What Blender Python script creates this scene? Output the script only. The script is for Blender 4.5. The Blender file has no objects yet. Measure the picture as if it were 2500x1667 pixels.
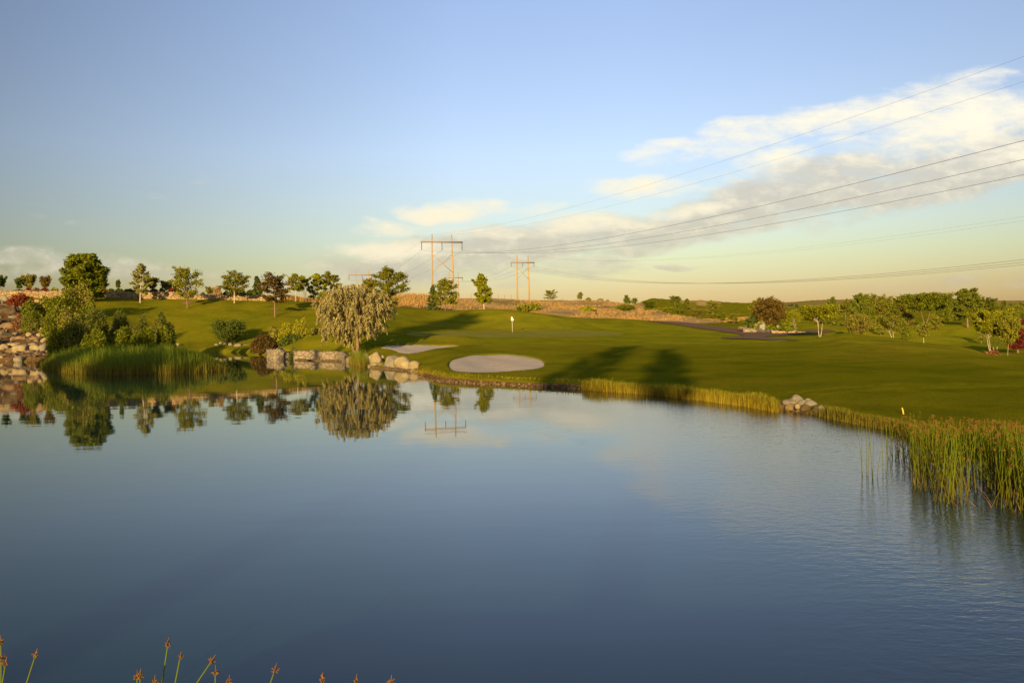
import bpy, math, random
import numpy as np
from mathutils import Matrix, Vector

S = bpy.context.scene
COL = S.collection
R = math.radians
# ------------------------------------------------------------------ camera
FPX = 2000.0; HC = 2.8
PITCH = math.atan(43.5 / FPX); ROLL = R(1.1)
cam = bpy.data.cameras.new('camera'); camo = bpy.data.objects.new('camera', cam); COL.objects.link(camo)
cam.sensor_width = 36; cam.lens = 36 * FPX / 2500; cam.clip_start = .1; cam.clip_end = 20000
CM = Matrix.Translation((0, 0, HC)) @ Matrix.Rotation(R(90) - PITCH, 4, 'X') @ Matrix.Rotation(-ROLL, 4, 'Z')
camo.matrix_world = CM
S.camera = camo
# ------------------------------------------------------------------ sun and exposure
SUN_AZ = R(13); SUN_EL = R(11.5)
sl = bpy.data.lights.new('sun', 'SUN'); so = bpy.data.objects.new('sun', sl); COL.objects.link(so)
sl.energy = 5.0; sl.angle = R(.8); sl.color = (1.0, .70, .32)
ld = Vector((math.sin(SUN_AZ) * math.cos(SUN_EL), math.cos(SUN_AZ) * math.cos(SUN_EL), -math.sin(SUN_EL)))
so.rotation_euler = ld.to_track_quat('-Z', 'Y').to_euler(); so.location = (-60, -60, 40)
S.view_settings.view_transform = 'Standard'; S.view_settings.look = 'None'
S.view_settings.gamma = 1; S.view_settings.exposure = 0.6; S.view_settings.use_curve_mapping = False
S.cycles.max_bounces = 5; S.cycles.transparent_max_bounces = 4
S.cycles.use_denoising = True

# ------------------------------------------------------------------ node helpers
class NT:
    def __init__(s, nt):
        s.nt = nt; nt.nodes.clear()
    def n(s, typ, **kw):
        nd = s.nt.nodes.new(typ)
        for k, v in kw.items():
            if k.startswith('_'): setattr(nd, k[1:], v)
            else: s.set(nd.inputs[k.replace('__', ' ')], v)
        return nd
    def set(s, sock, v):
        if isinstance(v, bpy.types.NodeSocket): s.nt.links.new(v, sock)
        elif isinstance(v, bpy.types.Node): s.nt.links.new(v.outputs[0], sock)
        else:
            if isinstance(v, (tuple, list)) and len(v) == 3 and sock.type == 'RGBA': v = (*v, 1)
            sock.default_value = v
    def m(s, op, a, b=None, c=None, clamp=False):
        nd = s.nt.nodes.new('ShaderNodeMath'); nd.operation = op; nd.use_clamp = clamp
        for i, v in enumerate((a, b, c)):
            if v is not None: s.set(nd.inputs[i], v)
        return nd.outputs[0]
    def mix(s, f, a, b, mode='MIX'):
        nd = s.nt.nodes.new('ShaderNodeMix'); nd.data_type = 'RGBA'; nd.blend_type = mode
        s.set(nd.inputs[0], f); s.set(nd.inputs[6], a); s.set(nd.inputs[7], b)
        return nd.outputs[2]
    def ss(s, x, lo, hi):
        nd = s.nt.nodes.new('ShaderNodeMapRange'); nd.interpolation_type = 'SMOOTHSTEP'
        s.set(nd.inputs[0], x); nd.inputs[1].default_value = lo; nd.inputs[2].default_value = hi
        return nd.outputs[0]
    def noise(s, vec, scale, detail=4, rough=.55, dist=0):
        nd = s.nt.nodes.new('ShaderNodeTexNoise')
        s.set(nd.inputs['Vector'], vec); s.set(nd.inputs['Scale'], scale); s.set(nd.inputs['Detail'], detail)
        s.set(nd.inputs['Roughness'], rough); s.set(nd.inputs['Distortion'], dist)
        return nd
    def xyz(s, x, y, z):
        nd = s.nt.nodes.new('ShaderNodeCombineXYZ')
        for i, v in enumerate((x, y, z)): s.set(nd.inputs[i], v)
        return nd.outputs[0]
    def ramp(s, f, pts):
        nd = s.nt.nodes.new('ShaderNodeValToRGB'); cr = nd.color_ramp
        while len(cr.elements) > 1: cr.elements.remove(cr.elements[-1])
        cr.elements[0].position = pts[0][0]; cr.elements[0].color = (*pts[0][1], 1)
        for p, c in pts[1:]:
            e = cr.elements.new(p); e.color = (*c, 1)
        s.set(nd.inputs[0], f)
        return nd.outputs[0]
    def scalev(s, vec, sx, sy, sz, rz=0):
        nd = s.nt.nodes.new('ShaderNodeMapping'); s.set(nd.inputs[0], vec)
        nd.inputs['Scale'].default_value = (sx, sy, sz); nd.inputs['Rotation'].default_value = (0, 0, rz)
        return nd.outputs[0]

# ------------------------------------------------------------------ world: sky with a cloud bank
W = bpy.data.worlds.new('World'); S.world = W; W.use_nodes = True
n = NT(W.node_tree)
sky = n.n('ShaderNodeTexSky', _sky_type='NISHITA', _sun_disc=False, _sun_elevation=SUN_EL,
          _sun_rotation=R(180) + SUN_AZ, _altitude=900, _air_density=1.0, _dust_density=1.2, _ozone_density=1.5)
tc = n.n('ShaderNodeTexCoord'); D3 = tc.outputs['Generated']
sp = n.n('ShaderNodeSeparateXYZ', Vector=D3); dx, dy, dz = sp.outputs
yy = n.m('MAXIMUM', dy, .08)
u = n.m('DIVIDE', dx, yy); v = n.m('DIVIDE', dz, yy)
PX = n.m('MULTIPLY_ADD', u, 2.0, 1.25)                       # thousands of photo pixels
PY = n.m('SUBTRACT', .790, n.m('MULTIPLY', v, 2.0))
PYr = n.m('SUBTRACT', PY, n.m('MULTIPLY', u, .0384))
P = n.xyz(PX, PYr, 0)
# warp
wn = n.noise(n.scalev(P, 1, 2.2, 1), 3.2, 3, .6)
wsep = n.n('ShaderNodeSeparateXYZ', Vector=wn.outputs['Color'])
wx = n.m('MULTIPLY_ADD', wsep.outputs[0], .22, PX); wx = n.m('SUBTRACT', wx, .11)
wy = n.m('MULTIPLY_ADD', wsep.outputs[1], .09, PYr); wy = n.m('SUBTRACT', wy, .045)
def ell(cx, cy, rx, ry, rot, amp=1.0):
    c, s_ = math.cos(R(rot)), math.sin(R(rot))
    ddx = n.m('SUBTRACT', wx, cx); ddy = n.m('SUBTRACT', wy, cy)
    a = n.m('ADD', n.m('MULTIPLY', ddx, c / rx), n.m('MULTIPLY', ddy, s_ / rx))
    b = n.m('ADD', n.m('MULTIPLY', ddx, -s_ / ry), n.m('MULTIPLY', ddy, c / ry))
    d = n.m('ADD', n.m('MULTIPLY', a, a), n.m('MULTIPLY', b, b))
    return n.m('MULTIPLY', n.m('MAXIMUM', n.m('SUBTRACT', 1.0, d), 0), amp)
def union(lst):
    o = lst[0]
    for e in lst[1:]: o = n.m('MAXIMUM', o, e)
    return o
#            cx    cy    rx   ry   rot
bright = union([ell(1.88, .325, .36, .050, -12), ell(2.20, .265, .34, .062, -13), ell(2.34, .315, .36, .105, -12), ell(1.68, .362, .16, .028, -5, .9), ell(2.32, .20, .14, .022, -14, .35), ell(1.85, .41, .24, .045, -14, .6),
                ell(1.56, .452, .16, .036, -3, .95), ell(1.11, .515, .19, .038, -3, 1.05), ell(1.30, .512, .12, .020, -3, .6), ell(.98, .562, .17, .024, -2, .95),
                ell(.98, .615, .22, .038, -2, 1.0), ell(1.67, .508, .19, .020, -4, .85), ell(1.43, .545, .28, .034, -4, .9), ell(2.5, .35, .3, .07, -14, .8), ell(1.25, .568, .24, .022, 4, .8),
                ell(1.62, .56, .18, .014, -6, .5), ell(.62, .537, .20, .008, -4, .2), ell(1.25, .39, .16, .010, 3, .2)])
grey = union([ell(2.34, .405, .62, .100, -13), ell(1.95, .470, .60, .080, -12), ell(1.62, .555, .56, .066, -9), ell(1.28, .60, .46, .072, -5, 1.1),
              ell(1.05, .65, .40, .060, -2, .95), ell(1.42, .650, .22, .036, -2, .6), ell(1.65, .650, .10, .012, 2, .75), ell(.10, .63, .42, .040, 6, .55),
              ell(.25, .665, .5, .04, 2, .45), ell(.55, .435, .08, .022, -18, .3), ell(.41, .488, .06, .012, 12, .25), ell(2.4, .70, .5, .03, -3, .35), ell(.13, .53, .08, .012, 12, .3),
              ell(.9, .69, .6, .03, -1, .5)])
tn = n.noise(n.scalev(P, 1.0, 3.4, 1, R(8)), 4.2, 9, .62, .25)
tn2 = n.noise(n.scalev(P, 1.0, 2.0, 1, R(20)), 15, 7, .65, .2)
tex = n.m('MULTIPLY_ADD', tn2.outputs[0], .35, n.m('MULTIPLY', tn.outputs[0], .85))     # ~0.6 mean
tx = n.m('SUBTRACT', tex, .60)
front = n.ss(dy, .12, .3)
fb = n.m('MULTIPLY_ADD', tx, 3.1, n.m('MULTIPLY', bright, 1.15)); mb = n.ss(fb, .10, 1.45)
mb = n.m('MULTIPLY', mb, n.ss(bright, .0, .35)); mb = n.m('MULTIPLY', mb, front)
fg = n.m('MULTIPLY_ADD', tx, 3.0, n.m('MULTIPLY', grey, 1.15)); mg = n.ss(fg, -.05, 1.05)
mg = n.m('MULTIPLY', mg, n.ss(grey, .0, .5)); mg = n.m('MULTIPLY', mg, n.m('MULTIPLY', front, .88))
# clear-sky tint by elevation: warms the horizon as in the late light
SKYMUL = n.ramp(n.m('MAXIMUM', dz, 0), [(0, (.58, .42, .30)), (.035, (.68, .50, .35)), (.075, (.84, .68, .47)), (.105, (.95, .775, .62)), (.20, (1.22, 1.0, .96)), (.36, (1.34, 1.12, 1.13)), (1, (1.3, 1.1, 1.15))])
skyc = n.mix(1.0, sky.outputs[0], SKYMUL, 'MULTIPLY')
skyc = n.mix(1.0, skyc, n.ramp(n.m('MULTIPLY_ADD', u, .8, .5), [(0, (.60, .60, .60)), (.45, (1, 1, 1)), (.62, (1, 1, 1)), (1, (.84, .84, .84))]), 'MULTIPLY')
STR = .122
cb = n.ramp(n.m('MAXIMUM', v, 0), [(0, (4.2, 3.6, 2.5)), (.08, (5.2, 4.7, 3.4)), (.2, (5.7, 5.3, 4.2)), (.4, (5.9, 5.6, 4.8))])
cg = n.ramp(n.m('MAXIMUM', v, 0), [(0, (2.7, 2.4, 1.9)), (.08, (3.3, 3.05, 2.4)), (.2, (3.7, 3.5, 3.0)), (.4, (4.0, 3.85, 3.5))])
cg = n.mix(n.m('MULTIPLY', n.ss(tn2.outputs[0], .42, .72), .5), cg, cb)
def lerpc(f, a, b): return n.mix(f, a, b)
c1 = lerpc(mg, skyc, cg)
c2 = lerpc(mb, c1, cb)
bg = n.n('ShaderNodeBackground', Color=c2, Strength=STR)
wo = n.n('ShaderNodeOutputWorld', Surface=bg)

# ------------------------------------------------------------------ projection helpers (photo pixels, 2500 x 1667)
CR = np.array(CM.to_3x3())
def rays(px, py):
    px = np.atleast_1d(np.asarray(px, float)); py = np.atleast_1d(np.asarray(py, float))
    d = np.stack([(px - 1250) / FPX, -(py - 833.5) / FPX, -np.ones_like(px)], -1)
    d = d @ CR.T
    return d / d[:, 1:2]
def at(px, py, D):
    """world point seen at photo pixel px,py at ground depth D"""
    d = rays(px, py)[0]
    return np.array([d[0] * D, D, HC + d[2] * D])
def wl(px, py):
    """point of the water surface at a photo pixel"""
    d = rays(px, py)[0]; D = -HC / d[2]
    return (d[0] * D, D)

# ------------------------------------------------------------------ terrain profile columns
def y2z(px, y, D): return at(px, y, D)[2]
COLS = {
 -900: [(70, 'z', .6), (95, 'z', 3), (125, 'z', 8), (150, 'z', 9.2), (300, 'z', 9)],
 -300: [(74, 'z', .6), (95, 'z', 3.5), (120, 'z', 7.6), (125, 'z', 8.2), (131, 'z', 9.2), (150, 'z', 9.6), (300, 'z', 9)],
 0: [(85, 'z', .5), (90, 'z', 1.6), (100, 'z', 3.9), (110, 'z', 6.3), (121, 'z', 7.7), (126, 'y', 726), (129, 'y', 713), (150, 'z', 9.2), (300, 'z', 9)],
 120: [(77, 'z', .4), (86, 'z', 1.6), (100, 'z', 3.9), (112, 'z', 6.3), (121, 'z', 7.6), (126, 'y', 727), (129, 'y', 713), (150, 'z', 9.2), (300, 'z', 9)],
 250: [(77, 'z', .4), (88, 'z', 1.3), (100, 'z', 3.0), (112, 'z', 5.6), (121, 'z', 7.4), (126, 'y', 727), (129.5, 'y', 713), (150, 'z', 9.1), (300, 'z', 8.5)],
 400: [(90, 'z', .3), (97, 'y', 852), (104, 'y', 834), (111, 'y', 795), (120, 'y', 753), (127, 'y', 727), (131, 'y', 715), (150, 'z', 8.8), (300, 'z', 8)],
 560: [(98, 'z', .3), (104, 'y', 835), (112, 'y', 797), (120, 'y', 762), (130, 'y', 731), (135, 'y', 729), (160, 'z', 7), (300, 'z', 6.5)],
 640: [(84, 'z', .4), (95, 'z', .5), (103, 'z', 1.2), (112, 'y', 797), (121, 'y', 762), (131, 'y', 733), (137, 'y', 731), (160, 'z', 7), (300, 'z', 6.5)],
 700: [(75, 'y', 857), (78, 'y', 844), (84, 'z', .6), (95, 'z', .7), (103, 'z', 1.4), (111, 'y', 799), (121, 'y', 763), (132, 'y', 736), (140, 'y', 732), (160, 'z', 7), (300, 'z', 6.5)],
 750: [(74, 'y', 861), (80, 'y', 822), (87, 'z', 1.0), (96, 'z', 1.0), (104, 'z', 1.9), (112, 'y', 793), (122, 'y', 760), (133, 'y', 737), (142, 'z', 6.9), (300, 'z', 6.5)],
 820: [(72, 'y', 863), (81, 'y', 811), (89, 'z', 1.5), (97, 'z', 1.7), (105, 'y', 798), (113, 'y', 780), (124, 'y', 754), (134, 'y', 740), (142, 'z', 6.6), (170, 'z', 6.8), (300, 'z', 7)],
 900: [(61, 'z', .3), (66, 'y', 862), (72, 'y', 838), (79, 'y', 810), (86, 'z', 2.0), (96, 'y', 796), (112, 'y', 763), (126, 'y', 746), (138, 'z', 5.4), (165, 'z', 7), (192, 'y', 727), (230, 'z', 8.6), (400, 'z', 8), (3000, 'z', 10)],
 1000: [(54, 'z', .35), (60, 'y', 864), (70, 'y', 843), (79, 'y', 809), (85, 'z', 1.95), (98, 'y', 799), (113, 'y', 768), (127, 'y', 751), (138, 'z', 4.8), (165, 'z', 6.6), (194, 'y', 724), (230, 'z', 8.7), (400, 'z', 8), (3000, 'z', 10)],
 1100: [(41, 'z', .3), (48, 'y', 885), (56, 'y', 861), (68, 'y', 844), (76, 'y', 817), (83, 'z', 1.75), (100, 'y', 803), (110, 'y', 784), (120, 'y', 759), (124, 'y', 758), (134, 'z', 3.9), (160, 'z', 5.4), (196, 'y', 728), (230, 'z', 8.3), (400, 'z', 8), (3000, 'z', 10)],
 1200: [(39, 'z', .25), (43, 'y', 909), (58, 'y', 864), (67, 'y', 848), (78, 'y', 824), (84, 'y', 820), (102, 'y', 806), (110, 'y', 786), (119, 'y', 756), (123, 'y', 755), (134, 'z', 3.6), (160, 'z', 5.0), (198, 'y', 729), (230, 'z', 8.4), (400, 'z', 8), (3000, 'z', 10)],
 1350: [(36, 'z', .25), (43, 'y', 903), (60, 'y', 858), (80, 'y', 826), (86, 'y', 821), (103, 'y', 806), (111, 'y', 786), (119, 'y', 769), (123, 'z', 3.9), (134, 'z', 3.4), (165, 'y', 756), (200, 'y', 741), (232, 'y', 734), (300, 'z', 8), (3000, 'z', 10)],
 1500: [(33.5, 'z', .25), (42, 'y', 905), (60, 'y', 857), (80, 'y', 832), (88, 'y', 823), (104, 'y', 812), (117, 'y', 789), (127, 'y', 777), (131, 'z', 3.3), (140, 'z', 2.9), (170, 'y', 759), (200, 'y', 750), (240, 'y', 739), (300, 'z', 7.4), (3000, 'z', 10)],
 1600: [(31.5, 'z', .25), (42, 'y', 902), (60, 'y', 855), (80, 'y', 833), (100, 'y', 815), (112, 'y', 796), (121, 'y', 787), (126, 'y', 785), (135, 'y', 782), (158, 'y', 761), (165, 'y', 759), (180, 'z', 4.2), (240, 'y', 751), (300, 'y', 739), (380, 'y', 732), (500, 'z', 11), (3000, 'z', 14)],
 1700: [(29.5, 'z', .25), (40, 'y', 905), (60, 'y', 855), (80, 'y', 833), (100, 'y', 814), (110, 'y', 802), (116, 'y', 798), (123, 'y', 793), (134, 'y', 784), (147, 'y', 778), (165, 'z', 2.6), (200, 'y', 769), (300, 'y', 751), (430, 'y', 736), (600, 'z', 11), (3000, 'z', 22)],
 1800: [(27, 'z', .22), (40, 'y', 902), (60, 'y', 853), (80, 'y', 829), (88, 'y', 824), (98, 'y', 817), (110, 'y', 807), (124, 'y', 799), (150, 'y', 788), (200, 'y', 772), (300, 'y', 754), (450, 'y', 741), (600, 'z', 12), (3000, 'z', 45)],
 1900: [(25, 'z', .22), (38, 'y', 906), (60, 'y', 850), (78, 'y', 830), (84, 'y', 825), (92, 'y', 819), (105, 'y', 811), (120, 'y', 800), (150, 'y', 789), (200, 'y', 776), (300, 'y', 758), (500, 'y', 745), (1000, 'z', 18), (3000, 'z', 50)],
 2000: [(23.5, 'z', .22), (36, 'y', 910), (60, 'y', 846), (78, 'y', 823), (84, 'y', 820), (90, 'y', 816), (100, 'y', 812), (120, 'y', 802), (150, 'y', 790), (200, 'y', 778), (300, 'y', 762), (600, 'y', 748), (3000, 'y', 746)],
 2070: [(21.5, 'z', .22), (34, 'y', 918), (50, 'y', 862), (66, 'y', 826), (77, 'y', 812), (81, 'y', 811), (87, 'z', .4), (110, 'z', .5), (150, 'y', 797), (200, 'y', 782), (300, 'y', 763), (600, 'y', 748), (3000, 'y', 745)],
 2180: [(20, 'z', .22), (32, 'y', 925), (48, 'y', 866), (62, 'y', 833), (70, 'y', 824), (73, 'y', 823), (79, 'z', -.1), (100, 'z', 0), (120, 'y', 806), (160, 'y', 793), (200, 'y', 782), (300, 'y', 765), (600, 'y', 748), (3000, 'y', 745)],
 2330: [(17, 'z', .2), (30, 'y', 938), (45, 'y', 875), (58, 'y', 848), (63, 'y', 845), (69, 'z', -.45), (84, 'z', -.1), (96, 'z', .1), (105, 'z', .3), (120, 'z', .25), (160, 'y', 795), (200, 'y', 784), (300, 'y', 766), (600, 'y', 748), (3000, 'y', 745)],
 2500: [(15.5, 'z', .2), (27, 'y', 950), (42, 'y', 887), (52, 'y', 868), (57, 'z', -.5), (70, 'z', -.3), (85, 'z', 0), (100, 'z', .1), (160, 'y', 795), (200, 'y', 784), (300, 'y', 766), (600, 'y', 747), (3000, 'y', 744)],
 3000: [(14, 'z', .2), (30, 'z', .3), (60, 'z', .2), (100, 'z', .4), (160, 'z', .8), (300, 'z', 3), (600, 'z', 8), (3000, 'z', 35)],
 4200: [(14, 'z', .2), (30, 'z', .3), (60, 'z', .2), (100, 'z', .4), (160, 'z', .8), (300, 'z', 3), (600, 'z', 8), (3000, 'z', 35)],
}
def pchip(x, y, xi):
    x = np.asarray(x, float); y = np.asarray(y, float)
    h = np.diff(x); dl = np.diff(y) / h
    m = np.zeros_like(y)
    m[0] = dl[0]; m[-1] = dl[-1]
    for i in range(1, len(x) - 1):
        if dl[i-1] * dl[i] > 0:
            w1 = 2*h[i] + h[i-1]; w2 = h[i] + 2*h[i-1]
            m[i] = (w1 + w2) / (w1 / dl[i-1] + w2 / dl[i])
    k = np.clip(np.searchsorted(x, xi) - 1, 0, len(x) - 2)
    t = np.clip((xi - x[k]) / h[k], 0, 1)
    return ((2*t**3 - 3*t**2 + 1) * y[k] + (t**3 - 2*t**2 + t) * h[k] * m[k] + (-2*t**3 + 3*t**2) * y[k+1] + (t**3 - t**2) * h[k] * m[k+1])
LG = np.linspace(math.log(.4), math.log(6000), 900)
ck = sorted(COLS)
tab = []
for c in ck:
    ds = [.4, 2.4, 3.4, 5.0, 10.0]; zs = [1.25, 1.15, .5, .22, .22]
    for d, k, val in COLS[c]:
        ds.append(d); zs.append(val if k == 'z' else y2z(c, val, d))
    if ds[-1] < 3000: ds.append(3000); zs.append(zs[-1])
    ds.append(6000); zs.append(zs[-1])
    tab.append(pchip(np.log(ds), zs, LG))
tab = np.array(tab)
CPX = np.arange(-900, 4201, 8.0)
T2 = np.stack([pchip(ck, tab[:, j], CPX) for j in range(len(LG))], 1)     # [px, logD]
def blur(a, ax, k):
    ker = np.exp(-np.linspace(-2, 2, 2*k+1)**2); ker /= ker.sum()
    pad = [(0, 0), (0, 0)]; pad[ax] = (k, k)
    b = np.pad(a, pad, mode='edge')
    return np.apply_along_axis(lambda r: np.convolve(r, ker, 'valid'), ax, b)
T2 = blur(T2, 0, 3)

def bilin(px, lg):
    i = np.clip((px - CPX[0]) / 8.0, 0, len(CPX) - 1.001); j = np.clip((lg - LG[0]) / (LG[1] - LG[0]), 0, len(LG) - 1.001)
    i0 = i.astype(int); j0 = j.astype(int); fi = i - i0; fj = j - j0
    return (T2[i0, j0] * (1-fi)*(1-fj) + T2[i0+1, j0]*fi*(1-fj) + T2[i0, j0+1]*(1-fi)*fj + T2[i0+1, j0+1]*fi*fj)

# pond outline (world), from the waterline seen in the photograph
shore = [wl(*p) for p in [(-300, 892), (-120, 886), (0, 881), (60, 884), (112, 884), (200, 880), (300, 872), (400, 865), (480, 861), (560, 860), (610, 862), (640, 867),
         (652, 873), (664, 874), (720, 876), (780, 877), (838, 878.5), (858, 884), (880, 890), (900, 895), (950, 899), (990, 902), (1012, 908), (1026, 918), (1045, 926), (1074, 931),
         (1149, 936.5), (1212, 939), (1319, 945), (1425, 950), (1510, 955), (1594, 962), (1700, 973), (1807, 987), (1885, 1001), (1950, 1008), (2015, 1017),
         (2090, 1032), (2168, 1046), (2223, 1062), (2311, 1085), (2400, 1102), (2500, 1125)]]
shore += [(10.8, 12.5), (11.2, 9.5), (9.0, 6.0), (5.0, 4.6), (1.0, 4.2), (-3, 4.3), (-7, 4.6), (-12, 5.4), (-20, 9), (-30, 15), (-42, 24), (-52, 40), (-60, 58)]
POND = np.array(shore)
def subdiv_closed(P, it=1):
    for _ in range(it):
        Q = np.roll(P, -1, 0); P = np.stack([P*.75 + Q*.25, P*.25 + Q*.75], 1).reshape(-1, 2)
    return P
POND = subdiv_closed(POND, 1)
def sdist(poly, X, Y):
    """signed distance, negative inside"""
    X = np.asarray(X, float); Y = np.asarray(Y, float)
    best = np.full(X.shape, 1e9); ins = np.zeros(X.shape, bool)
    A = poly; B = np.roll(poly, -1, 0)
    for (ax, ay), (bx, by) in zip(A, B):
        ex, ey = bx - ax, by - ay; L = ex*ex + ey*ey + 1e-12
        t = np.clip(((X - ax) * ex + (Y - ay) * ey) / L, 0, 1)
        best = np.minimum(best, (X - ax - t*ex)**2 + (Y - ay - t*ey)**2)
        if abs(ey) > 1e-12:
            c = ((ay > Y) != (by > Y)) & (X < (bx - ax) * (Y - ay) / (by - ay) + ax)
            ins ^= c
    return np.where(ins, -1, 1) * np.sqrt(best)
def sstep(x, a, b):
    t = np.clip((x - a) / (b - a), 0, 1); return t*t*(3-2*t)
def lumps(X, Y):
    return (.030*np.sin(X*.31 + 1.3*np.sin(Y*.11)) + .030*np.sin(Y*.23 + 1.1*np.sin(X*.17)) + .02*np.sin(X*.83+Y*.41) + .02*np.sin(X*.57 - Y*.71))
MOUND = [(2300, 104, 9, 5, 1.5), (2215, 118, 10, 6, 1.1), (2420, 96, 8, 5, 1.3), (2130, 100, 8, 5, .8), (2360, 130, 12, 7, 1.6), (2480, 120, 9, 7, 1.4), (2250, 88, 5, 3, .6), (1900, 160, 14, 8, .6), (2050, 160, 14, 8, .8), (1990, 120, 9, 6, .5)]
def mounds(X, Y):
    z = 0
    for px, D, rx, ry, h in MOUND:
        x = (px-1250)/2000*D
        z = z + h*np.exp(-((X-x)/rx)**2 - ((Y-D)/ry)**2)
    return z
def base_h(X, Y):
    X = np.asarray(X, float); Y = np.asarray(Y, float)
    r = np.hypot(X, Y) + 1e-6; az = np.arctan2(X, Y); azc = np.clip(az, -.83, .97)
    z = bilin(1250 + 2000*np.tan(azc), np.log(np.maximum(r * np.cos(azc), .41)))
    back = sstep(np.abs(az), 1.25, 1.9)
    z = z * (1-back) + (1.25 + .010 * np.minimum(r, 300)) * back
    z = z + mounds(X, Y)
    return z + lumps(X, Y) * sstep(r, 20, 60) * (1 + sstep(r, 140, 400) * 6)
def hz0(X, Y, pond=POND):
    z = base_h(X, Y); d = sdist(pond, X, Y)
    zl = np.maximum(z, .10 + 0*z) if False else z
    land = -.06 + (np.maximum(zl, .12) + .06) * np.sqrt(sstep(d, -.02, .9)) if False else None
    s = sstep(d, 0, .8) ** .6
    near = sstep(d, 4, 12)
    zl2 = np.maximum(z, .14) * (1-near) + z * near
    land = -.06 + (zl2 + .06) * s
    wat = -.06 - .55 * np.minimum(-d, 3)
    return np.where(d > 0, land, wat)
def hit(px, py, fn=None, d0=12., d1=900.):
    """ground point seen at a photo pixel (first hit)"""
    fn = fn or hz0
    dr = rays(px, py)[0]
    D = np.exp(np.linspace(math.log(d0), math.log(d1), 1600))
    zt = fn(dr[0] * D, D); zr = HC + dr[2] * D
    k = np.argmax(zr < zt)
    if not (zr < zt).any(): k = len(D) - 1
    return np.array([dr[0]*D[k], D[k], zt[k]])
# bunkers
B1px = [(922, 851), (935, 845), (960, 841), (1000, 840), (1045, 841.5), (1090, 842.5), (1134, 844), (1100, 848), (1065, 852), (1035, 858), (1010, 863), (990, 865), (970, 862), (965, 857), (950, 853)]
B2px = [(1088, 889), (1098, 878), (1120, 870), (1150, 865), (1190, 864), (1240, 864), (1285, 868), (1320, 875), (1335, 884), (1333, 894), (1315, 901), (1270, 905), (1230, 908), (1185, 910), (1140, 910), (1110, 907), (1094, 900)]
def pxpoly(pp): return np.array([hit(*p)[:2] for p in pp])
BK = [subdiv_closed(pxpoly(B1px), 2), subdiv_closed(pxpoly(B2px), 2)]
GREEN = subdiv_closed(pxpoly([(985, 818), (1040, 822), (1120, 823), (1200, 824), (1300, 824), (1420, 823), (1500, 820), (1529, 815), (1500, 809), (1440, 807), (1350, 806), (1200, 806), (1080, 808), (1000, 812)]), 2)
def hz(X, Y):
    z = hz0(X, Y)
    for b in BK:
        X_ = np.asarray(X, float)
        lo = b.min(0) - 2; hi = b.max(0) + 2
        m = (X_ > lo[0]) & (X_ < hi[0]) & (Y > lo[1]) & (Y < hi[1])
        if np.any(m):
            m = np.broadcast_to(m, z.shape)
            d = sdist(b, np.broadcast_to(X_, z.shape)[m], np.broadcast_to(Y, z.shape)[m])
            z = z.copy(); z[m] += .03 * sstep(d, 1.2, 0) * (d > 0) + (d <= 0) * (.03 - .45 * sstep(-d, 0, .45))
    return z
hz_nocrease = hz
CREASE = [np.array([hit(*q)[:2] for q in pp]) for pp in ([(2000, 958), (2060, 951), (2140, 946), (2250, 942), (2380, 940), (2520, 939)], [(2085, 836), (2150, 848), (2220, 862), (2300, 876), (2400, 893), (2520, 908)], [(1880, 826), (1960, 833), (2040, 829)])]
def linedist(L, X, Y):
    best = np.full(X.shape, 1e9); sg = np.zeros(X.shape)
    for (ax, ay), (bx, by) in zip(L[:-1], L[1:]):
        ex, ey = bx-ax, by-ay; q = ex*ex+ey*ey; t = ((X-ax)*ex + (Y-ay)*ey)/q; tc_ = np.clip(t, 0, 1)
        d = np.hypot(X-ax-tc_*ex, Y-ay-tc_*ey); s = np.sign(ex*(Y-ay) - ey*(X-ax)); m = d < best
        best = np.where(m, d, best); sg = np.where(m, s, sg)
    return best*sg, best
def hz(X, Y):
    z = hz_nocrease(X, Y); X = np.broadcast_to(np.asarray(X, float), z.shape); Y = np.broadcast_to(np.asarray(Y, float), z.shape)
    for L, h, w in zip(CREASE, (.10, .22, .12), (.7, 1.5, 1.2)):
        s, d = linedist(L, X, Y); z = z + h*np.exp(-(d/w)**2)*np.clip(-s/w, -1, 1)*1.3
    return z
def gz(x, y): return float(hz(np.array([x]), np.array([y]))[0])

# ------------------------------------------------------------------ object helpers
def tag(o, label=None, cat=None, group=None, kind=None):
    if label: o['label'] = label
    if cat: o['category'] = cat
    if group: o['group'] = group
    if kind: o['kind'] = kind
    return o
def mesh_obj(name, V, F, mat, parent=None, smooth=False, loc=None):
    """V (n,3) array, F list of index arrays [(m,4) and/or (k,3)]"""
    me = bpy.data.meshes.new(name)
    V = np.asarray(V, np.float32)
    if not isinstance(F, (list, tuple)): F = [F]
    F = [np.asarray(f, np.int32) for f in F if len(f)]
    nl = sum(f.size for f in F); nf = sum(len(f) for f in F)
    me.vertices.add(len(V)); me.vertices.foreach_set('co', V.ravel())
    me.loops.add(nl); me.loops.foreach_set('vertex_index', np.concatenate([f.ravel() for f in F]))
    me.polygons.add(nf)
    sizes = np.concatenate([np.full(len(f), f.shape[1]) for f in F])
    st = np.concatenate([[0], np.cumsum(sizes)[:-1]])
    me.polygons.foreach_set('loop_start', st.astype(np.int32)); me.polygons.foreach_set('loop_total', sizes.astype(np.int32))
    if smooth: me.polygons.foreach_set('use_smooth', np.ones(nf, bool))
    me.update(calc_edges=True); me.validate()
    if mat: me.materials.append(mat)
    o = bpy.data.objects.new(name, me); COL.objects.link(o)
    if parent: o.parent = parent
    if loc is not None: o.location = loc
    return o
def empty(name, loc, rz=0):
    o = bpy.data.objects.new(name, None); COL.objects.link(o)
    o.location = loc; o.rotation_euler = (0, 0, rz); o.empty_display_size = .2
    return o
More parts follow.
